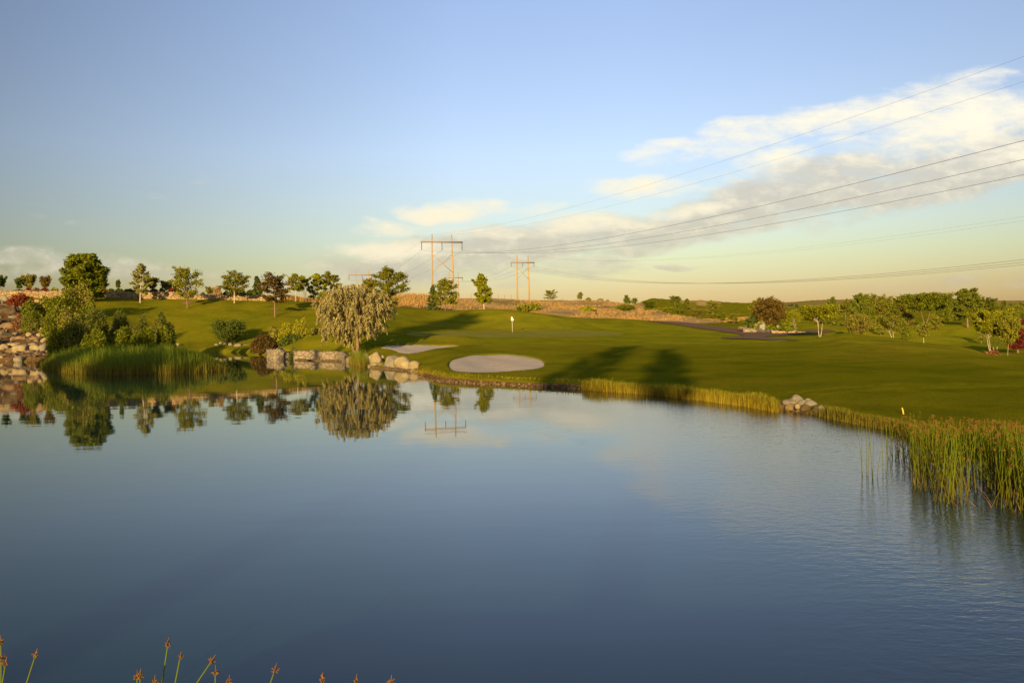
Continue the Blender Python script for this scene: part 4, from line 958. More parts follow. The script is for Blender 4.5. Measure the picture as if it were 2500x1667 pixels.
strip([(1000, 905), (1030, 918), (1074, 930), (1149, 935.5), (1212, 938), (1319, 943.5), (1430, 950)], 'bank_grass', 'short sparse grass fringe over the brown bank below the oval bunker', M_strip, 1400, .06, .16, 1.0, -.5, 1.2)
strip([(858, 884), (880, 891), (892, 896)], 'bank_grass', 'clump of upright green reeds at the foot of the silvery tree', M_reed, 900, .5, 1.25, 1.6, .8, .8, .009)
# dry tufts on the tan hill
n_ = 16000; pxr = rs.uniform(940, 1830, n_); Dr = np.exp(rs.uniform(math.log(128), math.log(250), n_))
ok = Dr > np.interp(pxr, [940, 960, 1050, 1200, 1350, 1500, 1650, 1700, 1760, 1830], [136, 136, 135.5, 127, 126, 131, 134, 131, 146, 158])
ok &= ~((pxr > 1575) & (Dr > 170)); dens = np.sin(pxr*.021 + Dr*.09) + np.sin(pxr*.05 - Dr*.17) + .5*rs.normal(size=n_); ok &= dens > -.1
pxr, Dr = pxr[ok], Dr[ok]; X = (pxr-1250)/2000*Dr; z = hz(X, Dr)
base = np.repeat(np.column_stack([X, Dr, z]), 6, 0) + rs.normal(size=(len(X)*6, 3))*np.array([.14, .14, 0])
V, Q = blades(base, rs.uniform(.1, .38, len(base)), .04, .6, rs, 1)
tag(mesh_obj('dry_grass', V, [Q], FOL['straw']), 'straw-coloured dry grass tufts covering the hill below the power lines', 'dry grass', kind='stuff')
# weeds on the ridge behind the hilltop row, and along the left skyline
n_ = 2600; pxr = rs.uniform(690, 1060, n_); Dr = np.where(pxr < 850, rs.uniform(138, 142, n_), rs.uniform(150, 196, n_)); X = (pxr-1250)/2000*Dr; z = hz(X, Dr)
base = np.repeat(np.column_stack([X, Dr, z]), 5, 0) + rs.normal(size=(len(X)*5, 3))*np.array([.18, .18, 0])
V, Q = blades(base, rs.uniform(.3, 1.0, len(base)), .05, .4, rs, 1)
tag(mesh_obj('dry_weeds', V, [Q], FOL['straw']), 'taller tan weeds along the crest left of the near power-line frame', 'dry weeds', kind='stuff')

# bulrushes, right foreground
def umbel(c, r, rs, out_mb, n_=9):
    for k in range(n_):
        d = unit(rs.normal(size=3) + np.array([0, 0, .25])); e = c + d*r*rs.uniform(.5, 1.1)
        out_mb.tube(np.array([c, (c+e)/2 + np.array([0, 0, .1*r]), e]), [r*.05, r*.05, r*.05], 3, False)
        for q in (.7, 1.0):
            f = c + (e-c)*q; h = r*.17
            out_mb.add(np.array([f+[h, 0, 0], f+[-h, 0, 0], f+[0, h, 0], f+[0, -h, 0], f+[0, 0, h*1.5], f+[0, 0, -h*1.5]]),
                       None, [[0, 2, 4], [2, 1, 4], [1, 3, 4], [3, 0, 4], [2, 0, 5], [1, 2, 5], [3, 1, 5], [0, 3, 5]])
def stems_tubes(P0, P1, r0, rs, mb):
    n_ = len(P0); t3 = np.array([0, .5, 1.]); th = np.arange(3)*2.094
    off = rs.normal(size=(n_, 2))*.02
    for i in range(n_):
        m_ = (P0[i]+P1[i])/2; m_ = m_ + np.array([off[i, 0], off[i, 1], .03])
        mb.tube(np.array([P0[i], m_, P1[i]]), [r0, r0*.85, r0*.45], 4, False)
CL = np.array([wl(*p) for p in [(2172, 1130), (2215, 1160), (2245, 1205), (2290, 1228), (2370, 1232), (2440, 1240), (2500, 1255), (2640, 1262), (2640, 1150), (2500, 1120), (2400, 1104), (2300, 1090), (2230, 1082), (2190, 1080)]])
lo, hi = CL.min(0), CL.max(0); C = rs.uniform(lo, hi, (9000, 2)); sd_ = sdist(CL, C[:, 0], C[:, 1])
keep = sd_ < .05; C = C[keep]; sd_ = sd_[keep]
clump = np.sin(C[:, 0]*5.1 + 2*np.sin(C[:, 1]*2.3)) + np.sin(C[:, 1]*4.3 + C[:, 0]*2); kp = rs.random(len(C)) < .35 + .32*clump
C = C[kp]; px_ = 1250 + 2000*C[:, 0]/C[:, 1]; C = C[rs.random(len(C)) < np.interp(px_, [2170, 2230, 2330, 2450], [.35, .45, .75, 1])][:1350]
sm, hm = MB(), MB()
pxs = 1250 + 2000*C[:, 0]/C[:, 1]
for i in range(len(C)):
    h = np.interp(C[i, 1], [11.3, 16.5], [1.17, .74]) * rs.choice([rs.uniform(.82, 1.05), rs.uniform(.45, .85)], p=[.62, .38])
    ln = rs.normal(size=2)*(.09 if rs.random() < .85 else .35)*h
    a = np.array([C[i, 0], C[i, 1], -.05]); b = a + np.array([ln[0], ln[1], h])
    stems_tubes([a], [b], .0052, rs, sm)
    if rs.random() < .55: umbel(b, rs.uniform(.022, .036), rs, hm, 7)
bul = sm.obj('bulrushes', M_rush); tag(bul, 'tall clump of green bulrushes with rusty seed heads in the right foreground', 'bulrushes', kind='stuff')
hm.obj('seed_heads', M_seed, bul)['kind'] = 'stuff'
# dead thatch at the foot of the clump
k = rs.choice(len(C), 600); base = np.column_stack([C[k] + rs.normal(size=(600, 2))*.1, np.full(600, .0)])
V, Q = blades(base, rs.uniform(.05, .35, 600), .006, 1.3, rs, 2)
tag(mesh_obj('dead_stalks', V, [Q], m_simple('dead_stalk', (.11, .055, .03), (.2, .11, .06), 12)), 'brown broken stalks lying round the foot of the right bulrush clump', 'dead stalks', kind='stuff')
def rush(name, a, b, r, label, group, head=.03, nh=9):
    root = empty(name, a); a = np.array(a); b = np.array(b)
    m1 = MB(); q = np.linspace(0, 1, 6)[:, None]; P = (b-a)*q + np.array([0, 0, .04])*np.sin(q*math.pi)
    m1.tube(P, np.linspace(r, r*.55, 6), 6, True); m1.obj('stem', M_rush, root, True)
    if head:
        m2 = MB(); umbel(b-a, head, rs, m2, nh + 5); umbel(b-a - unit(b-a)*head*.4, head*.7, rs, m2, 6)
        bt = unit(b-a); m2.tube(np.array([b-a, b-a + bt*head*2.0]), [r*.5, r*.2], 4); m2.obj('seed_head', M_seed, root)
    tag(root, label, 'bulrush', group)
for i, (px, py, h, lx, lb) in enumerate([(2106, 1160, 1.13, -.09, 'leftmost single bulrush stem standing apart in open water'), (2104.5, 1158, 1.08, .01, 'bulrush stem crossing close beside the leftmost one'), (2116, 1161, .98, .02, 'single thin bulrush stem, second group from the left'),
      (2119, 1163, .78, .05, 'shorter slanting stem beside the second group from the left'), (2130, 1165, 1.12, -.06, 'left stem of the pair in open water nearest the clump'), (2131, 1167, 1.1, .04, 'right stem of the pair in open water nearest the clump'), (2141, 1165, .55, .10, 'short bent brown-green stem arching left of the clump'),
      (2156, 1155, 1.1, -.02, 'tall thin stem at the left edge of the clump, above the dark stubble'), (2163, 1150, 1.05, .04, 'slightly leaning stem just right of the dark stubble')]):
    x, y = wl(px, py); rush('bulrush', (x, y, -.03), (x+lx*.85, y+.02, h*.86), .0058, lb, 'single bulrushes left of the clump', .018 if h > .6 else 0, 5)
# sedges at the bottom edge, close to the camera: head seen at (px,py), foot below the frame
SED = [(2, 1566, 1580), (3, 1605, 1610), (14, 1618, -10), (87, 1597, 40), (410, 1571, 380), (343, 1648, 335), (378, 1664, 372), (440, 1603, 412), (517, 1612, 440), (526, 1640, 521), (560, 1664, 556), (671, 1634, 640), (787, 1657, 780), (870, 1662, 862), (955, 1664, 948), (335, 1652, 330)]
SL = ['highest seed head cut by the left edge', 'lower seed head cut by the left edge', 'drooping pair of seed heads close to the left edge', 'slanting sedge with a pink tip, first one clear of the left edge', 'tallest sedge in the bottom row with a star-shaped head', 'wide drooping head left of the tallest sedge', 'small head peeking out just under the tallest sedge',
      'thin sedge with a sparse one-sided head right of the tallest', 'strongly slanting sedge with a hanging head', 'upright sedge right below the slanting one', 'barely visible seed head right of the slanting sedge', 'round-headed sedge standing apart in the middle of the bottom row', 'wide head with an upright spike at the bottom edge', 'narrow head at the bottom edge, second from the right', 'last seed head on the right of the bottom row', 'second head hanging beside the wide drooping one']
for i, ((px, py, fx), lb) in enumerate(zip(SED, SL)):
    D = 4.9 if i < 5 else 4.7
    if fx > 1000: fx = px - 8
    tp = at(px, py, D); sl_ = (px-fx)/max(60., 1667+40-py)
    ft = np.array([tp[0] - sl_*max(tp[2], .3)*1.0, D + .05, max(gz(tp[0], D), -.2) - .05])
    rush('sedge', ft, tp, .0065, lb, 'sedges along the bottom edge', .022 if i not in (7,) else .017, 10)
# hidden lower foliage of those sedges
C = np.column_stack([rs.uniform(-3.4, -.9, 420), rs.uniform(4.25, 4.75, 420)]); zz = np.maximum(hz(C[:, 0], C[:, 1]), -.1)
V, Q = blades(np.column_stack([C, zz]), rs.uniform(.3, .72, 420), .006, .2, rs, 3)
tag(mesh_obj('sedge_leaves', V, [Q], M_rush), 'green leaves at the foot of the sedges by the bottom edge', 'sedge leaves', kind='stuff')

# ================================================================== rocks
def rockmesh(seed, sx, sy, sz, rnd=.25, cuts=14):
    rs = np.random.default_rng(seed)
    bm = bmesh.new(); bmesh.ops.create_icosphere(bm, subdivisions=4 if max(sx, sz) > .8 else 3, radius=1)
    V = np.array([v.co[:] for v in bm.verts]); F = np.array([[v.index for v in f.verts] for f in bm.faces]); bm.free()
    N = unit(rs.normal(size=(cuts, 3))); dd = rs.uniform(.55, .90, cuts)
    k = np.clip(V @ N.T, 1e-3, None); r = np.minimum(1.08, (dd / k)); 
    rad = (np.sum(np.minimum(r, 1.3)**-48., axis=1) + 1.02**-48.) ** (-1/48.)
    wv = rs.normal(size=(6, 3))*3; ph = rs.uniform(0, 6, 6)
    rad = rad * (1 + .018*np.sin(V @ wv.T + ph).sum(1)) * (1 + rs.normal(size=len(V))*.006)
    V = V * rad[:, None] * np.array([sx, sy, sz]); V[:, 2] += sz*.55
    return V, F
def m_rock(name, a, b, c):
    m, n = newmat(name); g = n.n('ShaderNodeTexCoord').outputs['Object']
    f = n.noise(g, 2.2, 8, .7, .4).outputs[0]; f2 = n.noise(n.scalev(g, 1, 1, 2.4), 7, 6, .7).outputs[0]
    col = n.mix(n.ss(f, .35, .65), a, b); col = n.mix(n.m('MULTIPLY', n.ss(f2, .5, .7), .6), col, c)
    h = n.m('ADD', f, n.m('MULTIPLY', f2, .6))
    p = n.n('ShaderNodeBsdfPrincipled', Base__Color=col, Roughness=.85, Normal=bump(n, h, .7, .09)); p.inputs['Specular IOR Level'].default_value = .25
    finish(n, p); return m
M_pale = m_rock('limestone', (.26, .21, .105), (.38, .31, .16), (.15, .10, .05))
M_tan = m_rock('sandstone', (.16, .105, .045), (.26, .175, .08), (.09, .05, .025))
M_dkr = m_rock('dark_stone', (.075, .055, .028), (.135, .095, .045), (.04, .03, .018))
M_gry = m_rock('grey_stone', (.20, .175, .115), (.28, .245, .165), (.11, .095, .06))
_rk = [500]
def rock(px, py, hw, hh, mat, label, group=None, D=None, name='rock', deep=.8, rot=None, cuts=14, cat='rock', sink=0.):
    """rock whose visible base touches photo point px,py; half width hw px, height hh px"""
    _rk[0] += 1
    if group and 'heap' in group: hw *= 1.18; hh *= 1.22
    if D is None:
        h_ = hit(px, py, hz); x, y, z = h_
        if z < .02:
            x, y = wl(px, py); z = -.04
    else:
        x, y = at(px, py, D)[0], D; z = at(px, py, D)[2]
    k = y / FPX; sx = hw*k; sz = hh*k/1.5; sy = sx*deep
    V, F = rockmesh(_rk[0], sx*1.04, sy, sz, cuts=cuts)
    V[:, 2] -= .03*sz*2 + sink
    o = mesh_obj(name, V, [F], mat, smooth=False, loc=(x, y + sy*.8, z))
    if rot: o.rotation_euler = (0, R(rot), 0)
    tag(o, label, cat, group); return o
# boulders by the silvery tree
g = 'boulders on the bank by the silvery tree'
rock(913, 892, 19, 33, M_pale, 'angular pale boulder nearest the silvery tree', g)
rock(911, 895, 17, 14, M_pale, 'flat sunlit slab lying in front of the angular boulder', g, sink=.05)
rock(930, 881, 7, 8, M_tan, 'small brown stone behind the flat slab', g)
rock(934, 874, 4, 8, M_pale, 'small bright upright stone on the grass between the boulders', g)
rock(928, 893, 8, 10, M_tan, 'small lumpy tan stone between the two boulder groups', g)
rock(957, 899, 24, 35, M_gry, 'big greyish boulder shaded behind the brightest one', g, cuts=9)
rock(982, 903, 27, 36, M_pale, 'largest and brightest cream boulder at the water edge', g, cuts=20)
rock(1011, 903, 15, 22, M_pale, 'smaller cream boulder at the right end of the group', g)
rock(1004, 907, 11, 8, M_gry, 'low grey stone at the waterline before the brightest boulder', g)
rock(1018, 910, 10, 6, M_gry, 'flat grey stone running into the brown bank', g)
rock(903, 896, 8, 7, M_pale, 'small pale stone at the water left of the flat slab', g)
rock(893, 880, 9, 17, M_gry, 'dull grey rounded rock touching the reeds under the silvery tree', g)
# heap on the right bank
g = 'rocks of the heap on the right bank'
rock(1912, 1001, 17, 18, M_dkr, 'dark brown wet rock at the left foot of the heap', g)
rock(1934, 1003, 15, 15, M_tan, 'wide brown rock under the left side of the heap, at the water', g, deep=.6)
rock(1931, 990, 19, 14, M_gry, 'flat pinkish rock lying on the left side of the heap', g, D=24.9)
rock(1949, 984, 18, 17, M_gry, 'rounded rock crowning the heap', g, D=24.9)
rock(1949, 998, 6, 13, M_pale, 'small bright round stone in the middle of the heap', g, D=24.2)
rock(1966, 1003, 12, 14, M_dkr, 'dark rock in the shadowed gap of the heap', g)
rock(1972, 995, 19, 15, M_gry, 'pale rock on the right side of the heap', g, D=24.6)
rock(1985, 998, 14, 19, M_gry, 'upright pinkish rock at the right end of the heap', g, D=24.4)
rock(1974, 981, 7, 7, M_pale, 'small pale stone behind the right side of the heap', g, D=24.9)
rock(1996, 1007, 14, 14, M_dkr, 'low dark rock at the right foot of the heap', g)
rock(2007, 1002, 11, 10, M_gry, 'grey flat rock behind the dark one at the right of the heap', g)
rock(1951, 1006, 6, 8, M_tan, 'little reddish stone in the water before the heap', g)
# stones of the inlet
g = 'pale stones of the inlet'
for px, py, hw, hh, lb in [(429, 845, 10, 9, 'single pale stone at the right end of the reed bed'), (527, 844, 7, 6, 'low leftmost stone of the row under the vase-shaped bush'), (537, 841, 4, 7, 'small round stone second in the row'), (547, 844, 6, 7, 'middle stone of the row, slightly flattened'), (561, 844, 6, 8, 'fourth stone of the row, left of the largest'),
      (577, 847, 11, 10, 'largest stone of the row under the vase-shaped bush'), (600, 843.5, 9, 3, 'thin flat slab at the right end of the row')]:
    rock(px, py, hw, hh, M_gry, lb, g)
strip([(1880, 1003), (1950, 1008), (2025, 1018)], 'bank_grass', 'thin weeds growing between the stones of the heap', M_reed, 180, .06, .2, 1.0, .2, .9, .006)
strip([(905, 899), (1000, 905), (1030, 916)], 'bank_grass', 'thin weeds between the bright boulders and the water', M_strip, 260, .06, .2, 1.0, .2, 1.2, .008)
strip([(20, 884), (60, 886), (112, 887)], 'bank_grass', 'sparse weeds at the foot of the rock cascade', M_reed, 260, .1, .35, 1.2, .2, 1.6, .01)
# mulch rings
for px, py, w_, lb in [(458, 740, 9, 'brown mulch ring of the green tree on the slope'), (671, 754, 9, 'brown mulch ring under the rust-tinged tree')]:
    h_ = hit(px, py, hz); n_ = 20; th = np.arange(n_)*6.283/n_
    V = np.column_stack([h_[0] + np.cos(th)*.75, h_[1] + np.sin(th)*.75]); V = np.column_stack([V, hz(V[:, 0], V[:, 1]) + .03]); V = np.vstack([V, [h_[0], h_[1], h_[2] + .14]])
    tag(mesh_obj('mulch', V, [np.array([[j, (j+1) % n_, n_] for j in range(n_)])], m_simple('mulch', (.20, .10, .05), (.32, .17, .09), 12)), lb, 'mulch')

# rock cascade at the left: named boulders and loose rubble
g = 'boulders of the rock cascade'
BL = [(48, 861, 20, 18, 'p', 'big square tan block in the lowest row of the cascade'), (98, 858, 11, 16, 'g', 'squarish grey-sided block, right of the big square block'), (83, 857, 12, 13, 'p', 'tan block squeezed between two square blocks'), (28, 865, 15, 14, 't', 'rounded brown boulder left of the big square block'),
      (3, 856, 10, 14, 'p', 'pale block cut by the left edge in the lowest row'), (30, 846, 14, 9, 'p', 'flat pale slab resting above the rounded brown boulder'), (110, 846, 16, 7, 'g', 'long flat slab above the grey-sided block'), (137, 859, 8, 15, 'p', 'pointed pale rock at the edge of the reeds'),
      (120, 861, 8, 6, 'p', 'low pale rock between the grey-sided block and the pointed one'), (41, 884, 11, 12, 'g', 'rounded grey stone standing alone in the water'), (72, 850, 10, 12, 'p', 'pale rock lying askew above the tan block'), (66, 822, 7, 9, 'p', 'brightest small cream rock in the middle of the cascade'),
      (30, 822, 10, 9, 'g', 'grey rock left of the brightest cream rock'), (40, 832, 16, 9, 't', 'brown slab under the brightest cream rock'), (10, 828, 14, 12, 'd', 'dark wet rock at the left edge, mid height'), (12, 803, 16, 14, 't', 'golden brown boulder at the left edge'),
      (32, 800, 11, 12, 't', 'tilted brown rock right of the golden boulder'), (48, 792, 12, 11, 'p', 'tan rock just left of the clipped round bush'), (66, 798, 9, 9, 'p', 'cream rock directly below the clipped round bush'), (84, 797, 8, 7, 'p', 'small cream rock at the right foot of the clipped bush'),
      (103, 808, 9, 9, 'p', 'angular tan rock bordering the deep green bush'), (100, 822, 14, 9, 'p', 'broad tan rock half way down on the right'), (104, 838, 12, 10, 'p', 'rough tan rock right above the long flat slab'), (125, 838, 7, 16, 'p', 'upright tan rock against the bushes'),
      (28, 780, 9, 9, 'g', 'grey rock beneath the flecked bush'), (12, 768, 16, 18, 'd', 'large dark shadowed rock at the left edge'), (8, 736, 10, 13, 'g', 'grey block under the upper wall at the left edge'), (22, 734, 8, 11, 'p', 'pale rock between the grey block and the red shrub'), (46, 742, 14, 8, 'g', 'flat grey slab under the red shrub'),
      (88, 739, 7, 7, 'p', 'single pale rock right below the red shrub'), (12, 748, 14, 7, 'd', 'dark flat ledge under the grey block'), (60, 812, 16, 10, 't', 'brown rock in the rubble above the brightest cream rock'), (20, 845, 10, 8, 'd', 'dark rock in the gap above the rounded boulder'), (10, 874, 16, 9, 'd', 'dark wet ledge at the waterline, left edge'),
      (60, 873, 20, 9, 'd', 'long dark wet rock at the waterline below the big block'), (92, 869, 13, 8, 'd', 'dark wet rock at the waterline by the reeds'), (80, 832, 10, 9, 't', 'reddish brown rock left of the rough tan rock'), (-30, 850, 20, 22, 't', 'brown boulder just outside the left edge'), (-35, 800, 20, 22, 't', 'golden boulder just outside the left edge')]
for px, py, hw, hh, m_, lb in BL:
    if py < 884: py = min(py, 879)
    rock(px, py, hw*1.25, hh*1.3, {'p': M_pale, 't': M_tan, 'd': M_dkr, 'g': M_gry}[m_], lb, g, cuts=9, name='cascade_rock')
def m_rubble():
    m, n = newmat('rubble_stone'); g = n.n('ShaderNodeNewGeometry')
    c = n.ramp(g.outputs['Random Per Island'], [(0, (.07, .045, .028)), (.35, (.11, .07, .035)), (.6, (.17, .11, .055)), (.85, (.26, .18, .09)), (1, (.34, .26, .15))])
    f = n.noise(g.outputs['Position'], 6, 5, .7).outputs[0]
    finish(n, n.n('ShaderNodeBsdfPrincipled', Base__Color=n.mix(n.ss(f, .4, .7), c, n.mix(.5, c, (.06, .05, .03))), Roughness=.9, Normal=bump(n, f, .5, .04))); return m
M_rubble = m_rubble()
rub = MB(); rs2 = np.random.default_rng(5)
lo, hi = rock_zone.min(0), rock_zone.max(0)
P_ = rs2.uniform(lo, hi, (2600, 2)); P_ = P_[sdist(rock_zone, P_[:, 0], P_[:, 1]) < 0][:620]
zP = hz(P_[:, 0], P_[:, 1])
for (x, y), z in zip(P_, zP):
    s = rs2.uniform(.10, .38)
    N = unit(rs2.normal(size=(8, 3)))*np.array([1, 1, .7])*s*rs2.uniform(.7, 1.2)
    bmr = bmesh.new()
    for q in N: bmr.verts.new(q + np.array([x, y, z + s*.2]))
    try:
        bmesh.ops.convex_hull(bmr, input=bmr.verts[:])
    except Exception: pass
    bmr.verts.index_update(); Vr = np.array([v.co[:] for v in bmr.verts]); Fr = np.array([[v.index for v in f.verts] for f in bmr.faces if len(f.verts) == 3])
    bmr.free()
    if len(Fr): rub.add(Vr, None, Fr)
tag(rub.obj('rubble', M_rubble), 'loose tan rubble filling the rock cascade between its boulders', 'rubble', kind='stuff')
# cobbles of the brown bank edge
cob = MB(); pts = np.array([wl(*p) for p in [(1012, 910), (1026, 920), (1045, 928), (1074, 932), (1149, 937.5), (1212, 940), (1319, 945.5), (1428, 950.5)]])
cum = np.concatenate([[0], np.cumsum(np.linalg.norm(np.diff(pts, axis=0), axis=1))])
for i in range(520):
    t = rs2.uniform(0, cum[-1]); x = np.interp(t, cum, pts[:, 0]); y = np.interp(t, cum, pts[:, 1]) + rs2.uniform(0, .55)
    s = rs2.uniform(.03, .10); z = max(gz(x, y), -.03)
    N = unit(rs2.normal(size=(6, 3)))*np.array([1.3, 1, .8])*s
    bmr = bmesh.new()
    for q in N: bmr.verts.new(q + np.array([x, y, z + s*.3]))
    bmesh.ops.convex_hull(bmr, input=bmr.verts[:]); bmr.verts.index_update()
    Vr = np.array([v.co[:] for v in bmr.verts]); Fr = np.array([[v.index for v in f.verts] for f in bmr.faces if len(f.verts) == 3]); bmr.free()
    if len(Fr): cob.add(Vr, None, Fr)
tag(cob.obj('bank_cobbles', M_tan), 'small brown cobbles along the waterline below the oval bunker', 'cobbles', kind='stuff')

# ================================================================== stone walls
def m_wall(name, sc, a, b, mort):
    m, n = newmat(name); g = n.n('ShaderNodeTexCoord').outputs['Object']
    wv = n.noise(g, 2.2, 2, .5).outputs['Color']
    nd = n.nt.nodes.new('ShaderNodeVectorMath'); nd.operation = 'MULTIPLY_ADD'; n.set(nd.inputs[0], wv); nd.inputs[1].default_value = (.25, .25, .25); n.set(nd.inputs[2], g)
    v = n.scalev(nd.outputs[0], 1, 1, 1.6)
    vo = n.nt.nodes.new('ShaderNodeTexVoronoi'); vo.feature = 'DISTANCE_TO_EDGE'; n.set(vo.inputs['Vector'], v); vo.inputs['Scale'].default_value = sc
    vc = n.nt.nodes.new('ShaderNodeTexVoronoi'); n.set(vc.inputs['Vector'], v); vc.inputs['Scale'].default_value = sc
    sep = n.n('ShaderNodeSeparateColor', Color=vc.outputs['Color'])
    c = n.mix(sep.outputs[0], a, b); c = n.mix(n.m('MULTIPLY', n.ss(n.noise(g, 9, 5, .7).outputs[0], .45, .7), .4), c, (.3, .2, .11))
    e = n.ss(vo.outputs['Distance'], .01, .055); c = n.mix(e, mort, c)
    p = n.n('ShaderNodeBsdfPrincipled', Base__Color=c, Roughness=.9, Normal=bump(n, n.m('ADD', e, n.m('MULTIPLY', n.noise(g, 12, 4, .7).outputs[0], .3)), .9, .07)); p.inputs['Specular IOR Level'].default_value = .2
    finish(n, p); return m
M_wall = m_wall('dry_stone', 1.7, (.27, .185, .085), (.42, .31, .155), (.09, .055, .03))
M_pwall = m_wall('pond_stone', 1.5, (.25, .205, .13), (.35, .295, .19), (.13, .10, .06))
def wall(name, pts, mat, label, thick=.5, jit=.05, cap=None, seed=3):
    """pts: (x, y, zbottom, ztop) along the wall"""
    rs = np.random.default_rng(seed); pts = np.array(pts, float)
    cum = np.concatenate([[0], np.cumsum(np.linalg.norm(np.diff(pts[:, :2], axis=0), axis=1))]); n_ = max(2, int(cum[-1]/.28))
    t = np.linspace(0, cum[-1], n_+1); P = np.stack([np.interp(t, cum, pts[:, c]) for c in range(4)], 1)
    d = np.gradient(P[:, :2], axis=0); d /= np.linalg.norm(d, axis=1)[:, None]; nn = np.stack([d[:, 1], -d[:, 0]], 1)
    if (nn @ np.array([0, 1.])).mean() > 0: nn = -nn
    k = 5; V = []
    tj = rs.normal(size=n_+1)*jit
    for i in range(n_+1):
        zt = P[i, 3] + tj[i]; zb_ = P[i, 2] - .3
        for q in range(k+1):
            o = nn[i]*(thick/2 + rs.normal()*.03); V.append([P[i, 0]+o[0], P[i, 1]+o[1], zb_ + (zt-zb_)*q/k])
        for q in range(k, -1, -1):
            o = -nn[i]*(thick/2 + rs.normal()*.02); V.append([P[i, 0]+o[0], P[i, 1]+o[1], zb_ + (zt-zb_)*q/k])
    m_ = 2*(k+1); i = np.arange(n_)[:, None]*m_; j = np.arange(m_-1)[None]
    Q = np.stack([i+j, i+m_+j, i+m_+j+1, i+j+1], -1).reshape(-1, 4)
    ends = [[e*m_ + q, e*m_ + q+1, e*m_ + m_-2-q, e*m_ + m_-1-q] for e in (0, n_) for q in range(k)]
    o = mesh_obj(name, np.array(V), [np.vstack([Q, ends])], mat); tag(o, label, 'stone wall'); return o
def wpt(px, D, top, bot=None):
    a = at(px, top, D); b = gz(a[0], D - .6) - .2
    if bot is not None: b = min(b, at(px, bot, D)[2])
    return (a[0], D, b, a[2])
wall('stone_wall', [wpt(-420, 126.1, 711), wpt(-100, 126.1, 710.5), wpt(0, 126.1, 710), wpt(120, 126.1, 710.5), wpt(220, 126.1, 712.5), wpt(330, 126.1, 713), wpt(452, 126.9, 713)], M_wall, 'sunlit tan stone wall along the top of the left hill, its taller part')
wall('low_stone_wall', [wpt(453, 127.0, 718), wpt(500, 128.0, 718.5), wpt(560, 129.4, 720), wpt(620, 130, 721), wpt(672, 130.5, 724)], M_wall, 'lower continuation of the sunlit tan wall toward the rust-tinged tree')
def pw(px, bot, top):
    x, y = wl(px, bot); return (x, y - .02, -.3, at(px, top, y + .1)[2])
wall('pond_wall', [pw(722, 877.5, 856), pw(750, 878, 856.5), pw(790, 879, 857.5), pw(826, 880, 858), pw(838, 881, 860), pw(850, 885, 869)], M_pwall, 'pale stone retaining wall at the water left of the silvery tree', .5, .03)
wall('pond_wall_stub', [pw(657, 875, 853), pw(670, 876, 851.5), pw(684, 876.5, 853), pw(700, 877, 860)], M_pwall, 'short piece of pale pond wall beside the dark flowering bush', .5, .04)
def ledge(a, b, label):
    P0 = wl(*a); P1 = wl(*b); m_ = MB(); n_ = 14
    for i in range(n_):
        x0 = P0[0] + (P1[0]-P0[0])*i/n_; x1 = P0[0] + (P1[0]-P0[0])*(i+.93)/n_; y = P0[1] + (P1[1]-P0[1])*i/n_ - .15
        m_.box((x0, y - .22 - .05*(i % 3), -.12), (x1, y + .12, .10 + .015*((i*7) % 4)))
    tag(m_.obj('stone_ledge', M_dkr), label, 'stone ledge')
ledge((722, 879), (845, 883), 'dark wet stone ledge at the foot of the pond wall')
ledge((905, 896.5), (1004, 907), 'thin wet stone ledge under the bright boulders')
wall('stone_edging', [wpt(1884, 97, 805, 812), wpt(1905, 96.5, 807, 813), wpt(1930, 96, 808, 814), wpt(1966, 95.5, 809, 816)], M_wall, 'low glowing stone edging between the path and the dark green bush', .5, .06)
wall('stone_edging', [wpt(1815, 104, 800, 804), wpt(1850, 103, 804, 806.5), wpt(1884, 98, 806.5, 810)], M_pwall, 'dull low stone edging in front of the pale stone marker', .4, .04)
for px, py, hw, hh, lb in [(1810, 803, 7, 7, 'left orange rock at the end of the path planting'), (1819, 803.5, 8, 8, 'right orange rock at the end of the path planting')]:
    rock(px, py, hw, hh, M_tan, lb, 'orange rocks by the path', D=105)
rock(1901, 800, 5, 8, M_pale, 'pale rock among the bushes right of the stone marker', D=100.5, sink=.0)
def marker():
    D = 103.5; a = at(1860, 805, D); z0 = gz(a[0], D); z1 = at(1866, 790, D)[2]; w = 6.3*D/FPX; h = z1 - z0
    prof = [(-w, -.1), (w, -.1), (w*.97, h*.98), (w*.55, h), (w*.35, h*.95), (-w*.5, h*.86), (-w*.93, h*.84)]
    n_ = len(prof); V = [[x, -.16, z] for x, z in prof] + [[x, .16, z] for x, z in prof]
    bm = bmesh.new(); vs = [bm.verts.new(v) for v in V]; bm.faces.new(vs[:n_]); bm.faces.new(vs[n_:][::-1])
    for i in range(n_): bm.faces.new([vs[i], vs[(i+1) % n_], vs[n_+(i+1) % n_], vs[n_+i]])
    bmesh.ops.recalc_face_normals(bm, faces=bm.faces[:]); bmesh.ops.bevel(bm, geom=bm.edges[:], offset=.03, segments=2, affect='EDGES')
    me = bpy.data.meshes.new('stone_marker'); bm.to_mesh(me); bm.free(); me.materials.append(m_rock('marker_stone', (.25, .245, .20), (.32, .31, .25), (.19, .18, .15)))
    o = bpy.data.objects.new('stone_marker', me); COL.objects.link(o); o.location = (a[0], D, z0)
    tag(o, 'upright pale stone marker with a notched top beside the path', 'stone marker')
marker()

